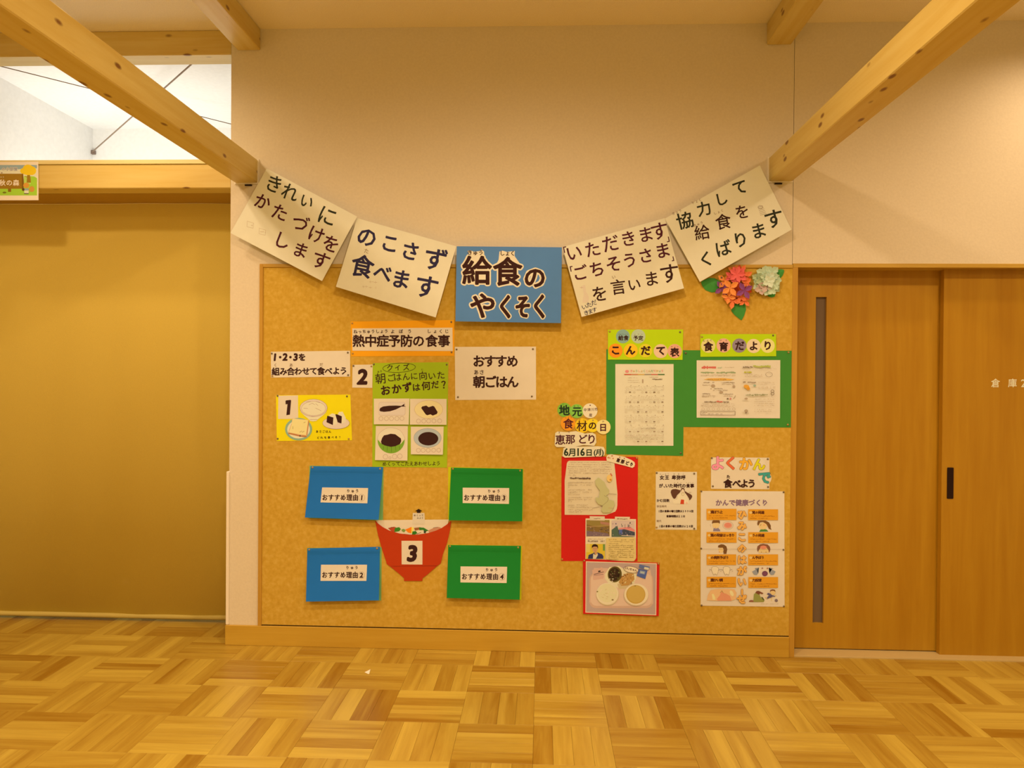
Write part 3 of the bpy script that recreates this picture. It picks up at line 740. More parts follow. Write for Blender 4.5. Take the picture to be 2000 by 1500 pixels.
for num, fr, bk, lb_, tx, ru, mt, mb, lab in flips:
    o = notice('flip_sheet', fr, lab, 'flip sheet', T6, group='recommended reason flip sheets')
    sheet('backing_sheet', bk, YB - .0006, mb, o, T=T6)
    v0 = min(p[1] for p in fr) / 4 + 880; v1 = max(p[1] for p in fr) / 4 + 880
    amp = .026
    bend = (lambda v0, v1: (lambda u, v: amp * max(0, (v - v0) / (v1 - v0)) ** 1.6 + .002 * math.sin(max(0, min(1, (v - v0) / 14)) * math.pi)))(v0, v1)
    sheet('front_sheet', fr, YB - .002, mt, o, bend, (4, 24), T=T6)
    sheet('label_strip', lb_, YB - .0027, LBL, o, bend, (2, 10), T=T6)
    k = Ink(YB - .0029, bend, T6)
    L = 'おすすめ理由'; x0, x1, yy = tx
    for i, c in enumerate(L): k.ch(c, x0 + (x1 - x0) * i / 6.0, yy, 53, INK, 0, .35, 1, sx=.88)
    k.ch(num, x1 + 1, yy, 44, INK, 0, .5, 2, shear=.1); k.ring(x1 + 1, yy, 24, 27, .4, GREY, 18)
    for i, c in enumerate('りゅう'): k.ch(c, ru[0] + (ru[1] - ru[0]) * i / 2.0, ru[2], 29, INK, 0, .15)
    k.done('lettering', o)
    pins(o, [(fr[0][0] + 14, fr[0][1] + 10, 1), (fr[1][0] - 22, fr[1][1] + 12, 1)], YB - .003, T6)

# ---- soup bowl pocket
TB = (9.376, 720, 980)
bw = notice('paper_bowl', [(118, 345), (1515, 345), (985, 1450), (645, 1450)], 'red paper soup bowl pocket with a card numbered 3', 'paper bowl', TB)
sheet('filling_sheet', [(130, 338), (1470, 325), (1380, 640), (300, 640)], YB - .0008, LBL, bw, T=TB, label='white sheet with a vegetable drawing')
k = Ink(YB - .0012, None, TB)
for pts_, c in (
    ([(360, 490), (420, 462), (500, 465), (470, 560), (420, 540)], (178, 60, 24)), ([(480, 480), (560, 465), (590, 500), (560, 540), (470, 555)], (58, 110, 20)),
    ([(600, 510), (640, 495), (680, 520), (650, 560), (610, 540)], (120, 130, 44)), ([(670, 510), (785, 460), (780, 580), (720, 560)], (244, 108, 8)),
    ([(785, 465), (830, 470), (800, 580), (785, 570)], (236, 190, 60)), ([(830, 480), (950, 465), (930, 510), (850, 530)], (150, 80, 30)),
    ([(800, 545), (860, 535), (890, 570), (840, 610), (795, 600)], (50, 100, 20)), ([(920, 470), (1010, 475), (1100, 530), (1020, 545), (1000, 515), (930, 520)], (54, 104, 24)),
    ([(1010, 530), (1060, 530), (1040, 580), (1010, 570)], (60, 60, 30)), ([(1090, 525), (1190, 480), (1290, 462), (1330, 480), (1200, 545), (1110, 565)], (196, 120, 70))): k.poly(pts_, P(*c))
for a in ((360, 485, 470, 460), (880, 590, 960, 560), (640, 590, 760, 605), (1180, 480, 1270, 465)): k.line([a[:2], a[2:]], .7, P(90, 50, 20))
k.done('drawing', bw)
bout = [(118, 345), (180, 405), (260, 465), (380, 528), (560, 580), (740, 602), (900, 600), (1080, 575), (1230, 530), (1330, 485), (1420, 425), (1515, 345), (1490, 520), (1440, 740), (1360, 960), (1320, 1130), (1250, 1180), (1080, 1330), (985, 1400), (985, 1450), (645, 1450), (650, 1400), (560, 1320), (400, 1190), (330, 1140), (320, 1090), (240, 850), (170, 600)]
sheet('bowl_front', bout, YB - .0030, paper(184, 46, 6), bw, T=TB, label='red card bowl front')
sheet('number_card', [(602, 715), (985, 715), (985, 1150), (605, 1147)], YB - .0036, LBL, bw, T=TB)
k = Ink(YB - .0037, None, TB); k.ch('3', 800, 945, 330, INK, 0, 2.2, 3, .12, nb=14)
k.line([(410, 1182), (1250, 1172)], .7, P(150, 36, 8)); k.done('lettering', bw)
sheet('pull_tab', [(808, 205), (1022, 205), (1032, 410), (800, 410)], YB - .0016, paper(216, 174, 118), bw, T=TB)
sheet('arrow', [(850, 172), (915, 130), (985, 172), (950, 172), (950, 206), (885, 206), (885, 172)], YB - .0018, M_BLACK, bw, T=TB)
k = Ink(YB - .0017, None, TB)
k.text('めくって', 845, 250, 985, 250, 44, INK, .05); k.text('みよう', 900, 300, 985, 300, 36, INK, .05); k.done('tab_print', bw)

# ---- right half of the board
TM = (5.556, 1060, 630); TN = (7.5, 1320, 640)
GR = paper(62, 116, 30); LIME = paper(182, 182, 4)
n7 = board_notice('mounted_menu', [(690, 290), (1533, 300), (1525, 1448), (690, 1428)], 'portrait green card carrying the small printed lunch menu', GR, TM, cat='mounted notice')
sheet('menu_sheet', [(788, 450), (1420, 450), (1418, 1337), (788, 1335)], YB - .0015, paper(222, 184, 130), n7, T=TM)
k = Ink(YB - .0016, None, TM); LG = P(176, 132, 84); MG = P(120, 84, 50)
for i, c in enumerate('きゅうしょくこんだてひょう'): k.ch(c, 962 + 28 * i, 527, 32, P(*[(222, 120, 90), (200, 140, 60), (140, 140, 80)][i % 3]), 0, .1)
k.ell(915, 530, 20, 16, P(220, 120, 90))
for i, c in enumerate(((196, 70, 40), (200, 110, 60), (210, 150, 60), (150, 120, 80), (200, 90, 60), (70, 100, 40))): k.rect(885 + i * 73, 558, 885 + (i + 1) * 73, 569, P(*c))
for y in (600, 627, 648): k.scribble(925, y, 1045, y, 14, LG, .9, .4)
k.scribble(1155, 592, 1250, 592, 12, LG, .9, .4); k.scribble(1190, 615, 1285, 615, 14, MG, 1, 1.1); k.rect(1078, 615, 1092, 655, LG)
for r in range(6):
    y0 = 685 + r * 107
    for q in range(3): k.scribble(890, y0 + 10 + q * 16, 1315, y0 + 10 + q * 16, 11, LG, .55, .3, q)
    for cidx in range(5):
        x = 905 + cidx * 88
        k.ring(x, y0 + 72, 11, 9, .35, LG, 10)
        if (r * 5 + cidx) % 3 != 1: k.ell(x + 42, y0 + 70, 13, 6, MG if (r + cidx) % 3 == 0 else P(150, 110, 70), n=10)
        k.ell(x + 52, y0, 4, 4, MG, n=8)
    k.line([(890, y0 + 52), (1315, y0 + 52)], .25, LG)
k.scribble(1065, 1148, 1225, 1150, 16, MG, .9, .6)
for y in (1220, 1232): k.scribble(890, y, 1310, y, 10, LG, .9, .4)
k.scribble(1010, 1265, 1090, 1265, 12, MG, .8, .5); k.scribble(1165, 1265, 1235, 1265, 12, MG, .8, .5)
k.done('menu_print', n7)
pins(n7, [(1497, 1415)], YB - .001, TM)
n8 = board_notice('heading_sheet', [(708, 77), (1525, 75), (1517, 405), (708, 402)], 'lime heading sheet with seven coloured discs over the menu', LIME, TM, YB - .0022, cat='heading')
k = Ink(YB - .0030, None, TM)
for x, y, r, c in ((870, 150, 75, (136, 146, 108)), (1037, 150, 77, (182, 170, 110)), (790, 305, 77, (238, 128, 20)), (955, 305, 77, (240, 166, 24)), (1115, 305, 74, (220, 178, 30)), (1280, 310, 76, (228, 168, 106)), (1432, 310, 77, (226, 144, 92))): k.ell(x, y, r, r, P(*c))
k.text('給食', 848, 168, 905, 168, 56, INK, .35); k.text('予定', 1010, 170, 1064, 170, 54, INK, .35)
k.text('きゅうしょく', 830, 128, 915, 128, 18, INK); k.text('よてい', 1000, 128, 1075, 128, 18, INK); k.text('ひょう', 1400, 264, 1465, 264, 20, INK)
k.text('こんだて', 790, 302, 1280, 308, 108, INK, .9, nb=10); k.ch('表', 1432, 325, 100, INK, 0, .7)
k.done('lettering', n8)
pins(n8, [(728, 97, 1), (1490, 104)], YB - .003, TM)
n9 = board_notice('mounted_newsletter', [(118, 330), (1697, 338), (1685, 1462), (112, 1455)], 'landscape green card carrying the small two-page newsletter', GR, TN, YB - .0002, cat='mounted notice')
sheet('newsletter_sheet', [(305, 478), (1530, 475), (1525, 1328), (305, 1318)], YB - .0018, paper(222, 180, 124), n9, T=TN)
k = Ink(YB - .0019, None, TN)
k.scribble(385, 585, 580, 588, 42, P(206, 90, 60), 1, 3); k.scribble(605, 585, 670, 585, 24, P(150, 150, 90), .9, .7); k.scribble(720, 580, 850, 582, 16, LG, .9, .4)
k.scribble(370, 660, 560, 660, 26, P(150, 140, 80), 1, 2.2); k.scribble(600, 660, 870, 660, 26, P(150, 140, 80), 1, 2.2)
for y in (692, 708): k.scribble(365, y, 870, y, 14, LG, .8, .4)
k.poly([(405, 758), (480, 742), (700, 738), (860, 755), (800, 772), (560, 776)], P(226, 150, 50)); k.scribble(465, 757, 740, 759, 18, MG, .9, .6)
for a in ((405, 803, 575, MG), (660, 803, 880, MG), (390, 840, 500, LG), (670, 828, 860, LG), (510, 893, 700, MG), (530, 915, 770, LG), (390, 968, 500, MG), (385, 995, 570, LG), (385, 1010, 560, LG), (690, 973, 840, MG), (700, 1000, 830, LG)): k.scribble(a[0], a[1], a[2], a[1], 16, a[3], .85, .55)
k.ell(545, 850, 30, 22, LG, n=12); k.ell(850, 860, 20, 20, LG, n=10); k.ell(665, 945, 28, 18, LG, n=10); k.ell(760, 1040, 14, 12, MG, n=8); k.ell(800, 1040, 14, 14, P(206, 110, 80), n=8); k.line([(845, 1040), (875, 995)], .9, P(150, 110, 60))
k.scribble(420, 1087, 585, 1087, 18, MG, 1, 1); k.scribble(600, 1084, 680, 1084, 26, P(200, 90, 60), 1, 1.6); k.scribble(695, 1087, 780, 1087, 18, MG, 1, 1)
for y in (1112, 1135, 1150): k.scribble(370, y, 865, y, 14, LG, .7, .4)
for x in range(400, 860, 75): k.ring(x, 1192, 22, 18, .4, LG, 10)
k.line([(365, 1222), (870, 1226), (866, 1280), (364, 1278)], .7, MG, True); k.scribble(380, 1240, 455, 1240, 12, MG, .9, .5); k.scribble(385, 1262, 690, 1264, 12, MG, .8, .5)
k.scribble(985, 576, 1120, 578, 20, MG, 1, 1.2); k.scribble(1140, 566, 1375, 566, 32, P(176, 156, 60), 1, 2.4); k.scribble(975, 603, 1470, 603, 12, LG, .9, .35)
k.scribble(1005, 650, 1110, 650, 20, P(176, 150, 20), 1, 1.8); k.ring(1365, 685, 50, 35, .5, MG, 12)
for y in (692, 712): k.scribble(1010, y, 1270, y, 14, LG, .8, .45)
k.scribble(980, 762, 1160, 762, 12, LG, .8, .3); k.scribble(985, 800, 1185, 802, 20, MG, .9, .9)
k.ell(1035, 862, 42, 28, P(222, 140, 40), 10, 14); k.ell(1062, 893, 26, 22, P(214, 128, 30), 0, 12); k.ell(1155, 848, 22, 14, P(150, 150, 100), n=10)
for y in (800, 825, 870, 885): k.scribble(1210, y, 1450, y, 14, LG, .8, .4)
k.scribble(1025, 985, 1345, 985, 30, P(140, 120, 64), 1, 1.4); k.ring(1415, 930, 22, 20, .9, MG, 12); k.ring(1415, 968, 22, 22, .9, MG, 12)
for y in (1045, 1080, 1110, 1140, 1200, 1225): k.scribble(1150 if y > 1030 else 985, y, 1440, y, 14, LG, .75, .4)
k.ell(1030, 1220, 28, 24, LG, n=12); k.rect(1022, 1235, 1036, 1255, MG); k.ell(1030, 1040, 26, 14, LG, n=10)
k.done('newsletter_print', n9)
pins(n9, [(145, 372), (1650, 362, 1), (1640, 1420, 1)], YB - .002, TN)
n10 = board_notice('heading_sheet', [(360, 95), (1468, 93), (1470, 418), (360, 427)], 'lime heading sheet with five coloured discs over the newsletter', LIME, TN, YB - .0026, cat='heading')
k = Ink(YB - .0034, None, TN)
for x, y, c in ((475, 265, (222, 180, 90)), (700, 260, (226, 148, 100)), (930, 262, (146, 112, 96)), (1140, 268, (230, 178, 112)), (1345, 265, (228, 190, 92))): k.ell(x, y, 104, 104, P(*c))
k.chars([('食', 475, 280, 142), ('育', 700, 280, 138), ('だ', 935, 268, 142), ('よ', 1140, 270, 142), ('り', 1345, 265, 142)], INK, 0, .75, nb=10)
k.chars([('し', 412, 188, 34), ('ょ', 465, 188, 34), ('く', 515, 186, 34), ('い', 655, 186, 32), ('く', 740, 186, 32)], INK, 0, .1)
k.done('lettering', n10)
pins(n10, [(382, 135, 1), (1425, 113)], YB - .0035, TN)

# ---- cut-out letters beside the menu
def disc(cx, cy, r, n=28): return [(cx + r * math.cos(2 * math.pi * q / n), cy + r * math.sin(2 * math.pi * q / n)) for q in range(n)]
GD = 'round letter cut-outs beside the menu'
def cutout(name, pts, col, y, label, cat, group, fn):
    o = notice(name, pts, label, cat, TM, YB, group)
    sheet('card', pts, YB - y, paper(*col), o, T=TM)
    k_ = Ink(YB - y - .0001, None, TM); fn(k_); k_.done('lettering', o)
    return o
DG = P(36, 44, 22)
cutout('letter_disc', disc(235, 948, 77), (126, 158, 40), .0010, 'leftmost light green disc with the kanji for ground', 'letter disc', GD, lambda k: (k.ch('地', 235, 955, 118, DG, 0, .7, 2), k.ch('じ', 222, 885, 24, DG)))
cutout('letter_disc', disc(370, 962, 76), (134, 166, 48), .0016, 'light green disc overlapping the leftmost one, touching a white disc', 'letter disc', GD, lambda k: (k.ch('元', 372, 968, 108, DG, 0, .6, 2), k.ch('も', 345, 908, 22, DG), k.ch('と', 385, 908, 22, DG)))
cutout('letter_disc', disc(513, 957, 81), (230, 194, 144), .0022, 'white disc with thin small writing, right of the green discs', 'letter disc', GD, lambda k: (k.text('中津川市', 462, 948, 580, 942, 38, MAR, .05), k.ch('産', 520, 1005, 38, MAR, 0, .05), k.ell(515, 898, 7, 7, MAR, n=8)))
cutout('letter_disc', disc(275, 1095, 80), (232, 132, 22), .0026, 'deep orange disc with the kanji for food', 'letter disc', GD, lambda k: (k.ch('食', 278, 1100, 115, MAR, 0, .4, 2), k.text('しょく', 250, 1030, 310, 1028, 22, MAR)))
cutout('letter_disc', disc(430, 1118, 80), (234, 168, 20), .0032, 'golden disc with the kanji for timber, right of the orange disc', 'letter disc', GD, lambda k: (k.ch('材', 425, 1125, 118, INK, 0, .3, 2), k.text('ざい', 400, 1055, 450, 1060, 24, MAR)))
cutout('letter_disc', disc(540, 1116, 74), (236, 180, 24), .0036, 'golden disc with a single looped kana', 'letter disc', GD, lambda k: (k.ch('の', 540, 1120, 95, INK, 0, .5, 2), k.ell(545, 1060, 8, 8, GREY, n=8)))
cutout('letter_disc', disc(658, 1133, 79), (232, 190, 98), .0042, 'cream disc with the kanji for day, touching the green card', 'letter disc', GD, lambda k: (k.ch('日', 655, 1140, 88, MAR, 0, .5, 2), k.ch('ひ', 655, 1075, 26, MAR)))
cutout('word_cutout', [(135, 1200), (160, 1182), (260, 1190), (360, 1178), (460, 1205), (540, 1195), (575, 1215), (582, 1300), (560, 1338), (440, 1330), (330, 1350), (150, 1352), (130, 1330)], (228, 190, 140), .0046, 'cloud-edged white cut-out word in maroon above the date', 'cut-out', None,
       lambda k: (k.chars([('恵', 190, 1275, 112), ('那', 300, 1270, 108), ('ど', 432, 1268, 108), ('り', 530, 1268, 112)], MAR, 0, .45), k.text('え', 180, 1195, 180, 1195, 26, MAR), k.text('な', 285, 1190, 285, 1190, 24, MAR)))
cutout('date_cutout', [(225, 1365), (260, 1347), (420, 1345), (600, 1342), (660, 1350), (676, 1380), (670, 1440), (640, 1452), (240, 1466), (215, 1450)], (228, 192, 134), .0052, 'white cut-out date strip at the top of the red sheet', 'cut-out', None,
       lambda k: (k.chars([('6', 254, 1405, 96), ('1', 384, 1405, 96), ('6', 432, 1405, 96)], DG, 0, .55, nb=10, sx=.92), k.chars([('月', 322, 1410, 90), ('日', 503, 1412, 80), ('(', 565, 1408, 80), ('月', 608, 1410, 70), (')', 650, 1408, 80)], DG, 0, .4), k.ell(630, 1372, 8, 8, GREY, n=8)))

# ---- red sheet with article and photographs
TR = (4.1667, 1080, 860); TI = (12, 1090, 885); TP = (7.14, 1130, 1000)
RED = paper(206, 24, 14)
n11 = board_notice('article_sheet', [(70, 130), (692, 135), (688, 985), (67, 982)], 'tall red sheet with a pasted article, map and small photographs', RED, TR, YB + .0001, cat='article sheet')
ap = [(195, 330), (205, 240), (225, 200), (255, 180), (1130, 180), (1320, 240), (1360, 620), (1392, 950), (1388, 1220), (1375, 1310), (1340, 1370), (1240, 1410), (1130, 1450), (155, 1445), (155, 640)]
sheet('article_page', ap, YB - .0014, paper(222, 178, 116), n11, T=TI)
k = Ink(YB - .0015, None, TI)
for y in (215, 265, 315, 365, 410, 460, 508): k.scribble(235, y, 1250 if y < 500 else 420, y + 10, 30, LG, .8, .45)
k.scribble(280, 588, 760, 590, 42, P(90, 56, 36), 1, 1.6)
for y, x1 in ((690, 800), (745, 790), (790, 260), (860, 790), (912, 780), (965, 500), (1040, 800), (1090, 780), (1138, 340), (1215, 700), (1268, 790), (1330, 800), (1380, 560)): k.scribble(235, y, x1, y, 32, P(164, 122, 76), .85, .5)
k.poly([(870, 640), (940, 570), (1000, 610), (1090, 680), (1140, 800), (1200, 870), (1190, 950), (1130, 990), (1180, 1040), (1190, 1090), (1310, 1120), (1330, 1200), (1290, 1300), (1230, 1390), (1060, 1400), (1010, 1340), (1050, 1230), (950, 1200), (890, 1120), (880, 1040), (960, 1040), (980, 880), (880, 740)], P(194, 164, 92))
k.line([(1080, 990), (1180, 1060), (1160, 1130), (1040, 1230)], .6, P(140, 116, 60)); k.line([(800, 1290), (1040, 1248)], .6, MG); k.line([(1200, 955), (1370, 965)], .6, MG); k.line([(1180, 1285), (1310, 1290)], .5, P(190, 110, 60))
k.ell(1205, 590, 66, 85, P(232, 170, 80)); k.poly([(1215, 480), (1240, 470), (1275, 530), (1250, 545)], P(200, 96, 50)); k.ell(1230, 625, 26, 22, P(206, 120, 30))
k.done('article_print', n11)
lp = [(1130, 110), (1145, 65), (1180, 38), (1240, 24), (1420, 60), (1560, 90), (1720, 160), (1790, 210), (1803, 260), (1785, 320), (1740, 346), (1600, 305), (1330, 235), (1200, 200), (1140, 180)]
sheet('name_label', lp, YB - .0040, paper(232, 186, 122), n11, T=TI)
k = Ink(YB - .0041, None, TI); k.text('恵那どり', 1410, 170, 1722, 268, 98, INK, .45, sx=.85)
k.ell(1180, 105, 26, 20, P(200, 120, 60)); k.ell(1265, 65, 22, 18, P(190, 110, 60)); k.ell(1290, 125, 18, 16, P(196, 116, 60)); k.ell(1215, 115, 12, 12, P(190, 110, 60)); k.ell(1445, 97, 16, 14, GREY); k.ell(1552, 125, 16, 14, GREY)
k.done('label_print', n11)
sheet('photo_card', [(98, 90), (800, 100), (803, 640), (790, 668), (760, 690), (600, 686), (380, 665), (95, 655)], YB - .0015, paper(232, 190, 134), n11, T=TP)
k = Ink(YB - .0016, None, TP)
k.rect(110, 112, 432, 340, P(134, 92, 38)); rnd = random.Random(3)
k.poly([(110, 112), (432, 112), (432, 190), (280, 215), (110, 170)], P(150, 112, 44)); k.poly([(300, 130), (432, 150), (432, 185), (310, 170)], P(176, 110, 70)); k.line([(110, 205), (432, 190)], .8, P(190, 130, 70))
k.poly([(110, 265), (250, 275), (410, 300), (432, 340), (110, 340)], P(128, 92, 78))
for q in range(40): k.ell(rnd.uniform(120, 420), rnd.uniform(215, 330), rnd.uniform(4, 12), rnd.uniform(3, 8), P(*rnd.choice([(96, 70, 40), (150, 112, 80), (110, 84, 70), (170, 128, 90)])), n=6)
k.rect(460, 118, 785, 345, P(210, 164, 122)); k.poly([(460, 250), (540, 190), (560, 260), (600, 330), (785, 340), (785, 345), (460, 345)], P(84, 92, 60)); k.poly([(550, 250), (640, 240), (785, 280), (785, 330), (560, 320)], P(70, 66, 62)); k.poly([(560, 225), (720, 205), (785, 250), (785, 275), (640, 240), (560, 245)], P(222, 120, 92))
k.rect(565, 245, 610, 310, P(90, 92, 120))
for q in range(30): k.ell(rnd.uniform(465, 775), rnd.uniform(150, 335), rnd.uniform(4, 10), rnd.uniform(4, 16), P(*rnd.choice([(92, 84, 66), (180, 130, 106), (70, 80, 50), (120, 96, 90), (214, 168, 130)])), n=6)
for x in (648, 690, 702): k.line([(x, 170), (x, 225)], .6, P(96, 76, 66))
k.rect(105, 445, 370, 652, P(216, 164, 36)); k.rect(105, 445, 160, 560, P(222, 176, 70)); k.rect(340, 450, 368, 540, P(110, 130, 50))
k.poly([(130, 652), (140, 600), (200, 575), (215, 565), (265, 562), (330, 590), (348, 620), (345, 652)], P(56, 50, 66)); k.poly([(200, 652), (205, 580), (232, 600), (262, 570), (270, 600), (240, 652)], P(214, 178, 140))
k.poly([(222, 560), (262, 560), (258, 585), (234, 600), (222, 580)], P(196, 128, 66)); k.ell(229, 515, 38, 50, P(206, 138, 74)); k.poly([(185, 510), (186, 470), (205, 452), (235, 447), (265, 460), (273, 490), (268, 515), (258, 485), (215, 482), (196, 492)], P(52, 24, 12))
for x in (215, 243): k.line([(x - 6, 510), (x + 6, 510)], .5, P(70, 34, 18))
k.line([(221, 545), (239, 545)], .5, P(130, 60, 40)); k.line([(230, 515), (228, 530)], .35, P(160, 96, 50))
k.scribble(130, 376, 350, 376, 20, LG, .8, .5); k.scribble(130, 407, 345, 409, 22, P(110, 80, 60), .9, .9)
k.poly([(385, 362), (760, 352), (795, 370), (800, 500), (800, 640), (775, 682), (700, 684), (400, 662), (380, 640)], P(222, 172, 88))
for i in range(11): k.scribble(420, 385 + i * 27, 765 if i not in (2, 10) else 560, 387 + i * 27, 22, P(168, 124, 56), .85, .6, i)
k.done('photographs', n11)
sheet('caption_tab', [(155, 58), (365, 62), (365, 120), (158, 116)], YB - .0030, LBL, n11, T=TP); sheet('caption_tab', [(508, 65), (716, 68), (712, 124), (505, 120)], YB - .0030, LBL, n11, T=TP)
k = Ink(YB - .0031, None, TP); k.scribble(215, 92, 305, 92, 18, MG, 1, .8); k.scribble(535, 98, 680, 98, 18, MG, 1, .8); k.done('caption_print', n11)
pins(n11, [(75, 968, 1), (682, 145, 1)], YB - .001, TR)

# ---- meal photograph
n12 = board_notice('meal_photo_sheet', [(60, 665), (1130, 708), (1118, 1452), (62, 1420)], 'red-edged photograph of a school lunch tray, lowest on the board', RED, TP, YB - .0012, cat='photograph', bend=lambda u, v: .005 * (v - 1095) / 110, n=(1, 12))
mb_ = lambda u, v: .005 * (v - 1095) / 110
sheet('photo_print', [(102, 688), (1090, 716), (1083, 1440), (96, 1402)], YB - .0020, paper(238, 190, 150), n12, mb_, (1, 12), T=TP)
k = Ink(YB - .0021, mb_, TP)
k.poly([(112, 698), (1082, 726), (1073, 1428), (106, 1392)], P(186, 140, 104))
k.rr(150, 850, 1040, 1340, 90, P(206, 148, 100)); k.poly([(215, 780), (1000, 800), (1035, 1000), (1040, 1280), (150, 1260), (180, 940)], P(214, 156, 108)); k.rr(170, 860, 1020, 1310, 80, P(222, 166, 114))
k.poly([(190, 810), (330, 770), (355, 900), (345, 930), (205, 950)], P(214, 150, 104)); k.line([(215, 870), (350, 835)], 1.4, P(120, 84, 60)); k.line([(280, 830), (300, 825)], 3, P(70, 44, 30)); k.line([(215, 885), (345, 868)], 1, P(150, 100, 76))
k.poly([(370, 860), (430, 770), (560, 750), (640, 800), (790, 800), (810, 900), (760, 1040), (560, 1060), (430, 1010), (370, 930)], P(226, 192, 122)); k.poly([(540, 1000), (770, 1000), (740, 1070), (560, 1075)], P(206, 160, 96))
k.ell(505, 870, 98, 112, P(96, 72, 24), 10); k.ell(500, 870, 78, 92, P(60, 36, 16), 10)
for q in range(22): k.ell(rnd.uniform(430, 570), rnd.uniform(790, 950), rnd.uniform(6, 16), rnd.uniform(5, 12), P(*rnd.choice([(90, 84, 30), (44, 26, 12), (110, 76, 40), (120, 110, 50)])), rnd.uniform(0, 90), 7)
for a, b in ((435, 935), (478, 935), (470, 965)): k.ell(a, b, 10, 8, P(220, 176, 130), n=8)
k.poly([(600, 900), (680, 850), (770, 860), (780, 940), (700, 1020), (600, 1030), (560, 980)], P(190, 126, 52))
for q in range(26): k.ell(rnd.uniform(590, 770), rnd.uniform(870, 1010), rnd.uniform(8, 20), rnd.uniform(4, 9), P(*rnd.choice([(150, 90, 34), (210, 150, 76), (130, 76, 30), (222, 176, 100)])), rnd.uniform(0, 180), 7)
k.ell(405, 1150, 160, 156, P(206, 162, 100)); k.ell(403, 1140, 155, 152, P(230, 194, 124)); k.ell(400, 1130, 135, 130, P(224, 186, 116))
for q in range(18): k.ell(rnd.uniform(300, 500), rnd.uniform(1040, 1230), rnd.uniform(8, 18), rnd.uniform(3, 7), P(*rnd.choice([(232, 200, 138), (210, 168, 100), (236, 204, 140)])), rnd.uniform(0, 180), 7)
k.ell(262, 1110, 12, 9, P(130, 100, 40), n=8); k.ell(475, 1225, 16, 10, P(140, 100, 50), n=8)
k.ell(802, 1160, 172, 152, P(206, 162, 104)); k.ell(805, 1148, 168, 150, P(232, 194, 128)); k.ell(798, 1150, 134, 130, P(196, 138, 50)); k.ell(800, 1145, 122, 118, P(204, 148, 58)); k.ell(790, 1030, 14, 8, P(150, 110, 40), n=8)
k.poly([(850, 730), (995, 765), (975, 815), (840, 775)], P(96, 96, 110)); k.poly([(920, 765), (985, 780), (975, 810), (912, 795)], P(214, 180, 148)); k.poly([(840, 790), (960, 815), (930, 935), (810, 890)], P(84, 88, 112)); k.poly([(860, 815), (930, 830), (920, 870), (850, 855)], P(150, 140, 134)); k.line([(870, 840), (910, 848)], 1.2, P(210, 190, 170))
k.ell(733, 803, 104, 46, MAR, 9); k.ell(733, 803, 100, 42, P(234, 190, 126), 9); k.text('けいちゃん', 665, 788, 800, 815, 42, MAR, .15)
k.done('photo_image', n12)
pins(n12, [(78, 678, 1), (1112, 722, 1)], YB - .003, TP)

# ---- queen notice
TQ = (12, 1270, 915)
n13 = board_notice('notice_sheet', [(130, 75), (1095, 80), (1090, 1440), (125, 1430)], 'narrow white notice with a drawn long-haired woman in a robe', paper(222, 180, 122), TQ)
k = Ink(YB - .0006, None, TQ)
k.chars([('女', 275, 215, 108), ('王', 392, 215, 104), ('卑', 555, 215, 108), ('弥', 665, 215, 108), ('呼', 775, 215, 108)], INK, 0, .4)
k.text('じょおう', 240, 135, 420, 135, 40, INK); k.chars([('ひ', 560, 130, 42), ('み', 665, 130, 42), ('こ', 775, 130, 42)], INK)
k.chars([(c, x, 407, 98) for c, x in zip('が、いた時代の食事', (250, 330, 400, 492, 595, 690, 787, 885, 982))], INK, 0, .35)
k.text('じだい', 572, 330, 720, 330, 36, INK); k.text('しょくじ', 855, 332, 1000, 332, 34, INK)
k.text('かむ回数', 185, 755, 415, 755, 74, INK, .25); k.text('弥生時代', 180, 890, 355, 890, 56, GREY, .15)
k.text('1回の食事の噛む回数は3990回', 205, 1003, 985, 1003, 60, INK, .2, sx=.9); k.text('食事時間は51分', 405, 1122, 790, 1122, 60, INK, .2)
k.text('現代', 175, 1235, 232, 1235, 54, GREY, .15); k.text('1回の食事の噛む回数は620回', 220, 1355, 975, 1355, 60, INK, .2, sx=.9)
HAIR = P(96, 52, 28)
k.poly([(480, 560), (490, 510), (530, 485), (600, 480), (720, 515), (690, 570), (630, 625), (600, 690), (575, 712), (540, 700), (500, 630)], HAIR)
k.poly([(800, 520), (860, 560), (920, 590), (975, 625), (984, 665), (960, 710), (920, 748), (905, 700), (870, 640), (820, 590)], HAIR)
k.poly([(640, 645), (690, 590), (760, 575), (830, 585), (870, 650), (890, 760), (905, 830), (820, 825), (700, 830), (560, 830), (530, 790), (530, 735), (620, 710)], P(228, 186, 130)); k.line([(640, 650), (620, 720), (560, 740)], .3, OL)
k.ell(762, 505, 46, 52, HAIR); k.ell(762, 530, 34, 46, P(228, 180, 122)); k.ring(765, 600, 30, 36, .6, P(190, 140, 60), 14)
k.poly([(722, 725), (795, 735), (790, 835), (702, 832)], P(204, 60, 24)); k.poly([(830, 790), (860, 780), (880, 825), (840, 828)], P(228, 160, 110)); k.ring(935, 560, 26, 10, .3, GREY, 10)
k.done('lettering', n13)
pins(n13, [(152, 103), (1030, 120), (150, 1380, 1), (1030, 1408)], YB - .001, TQ)

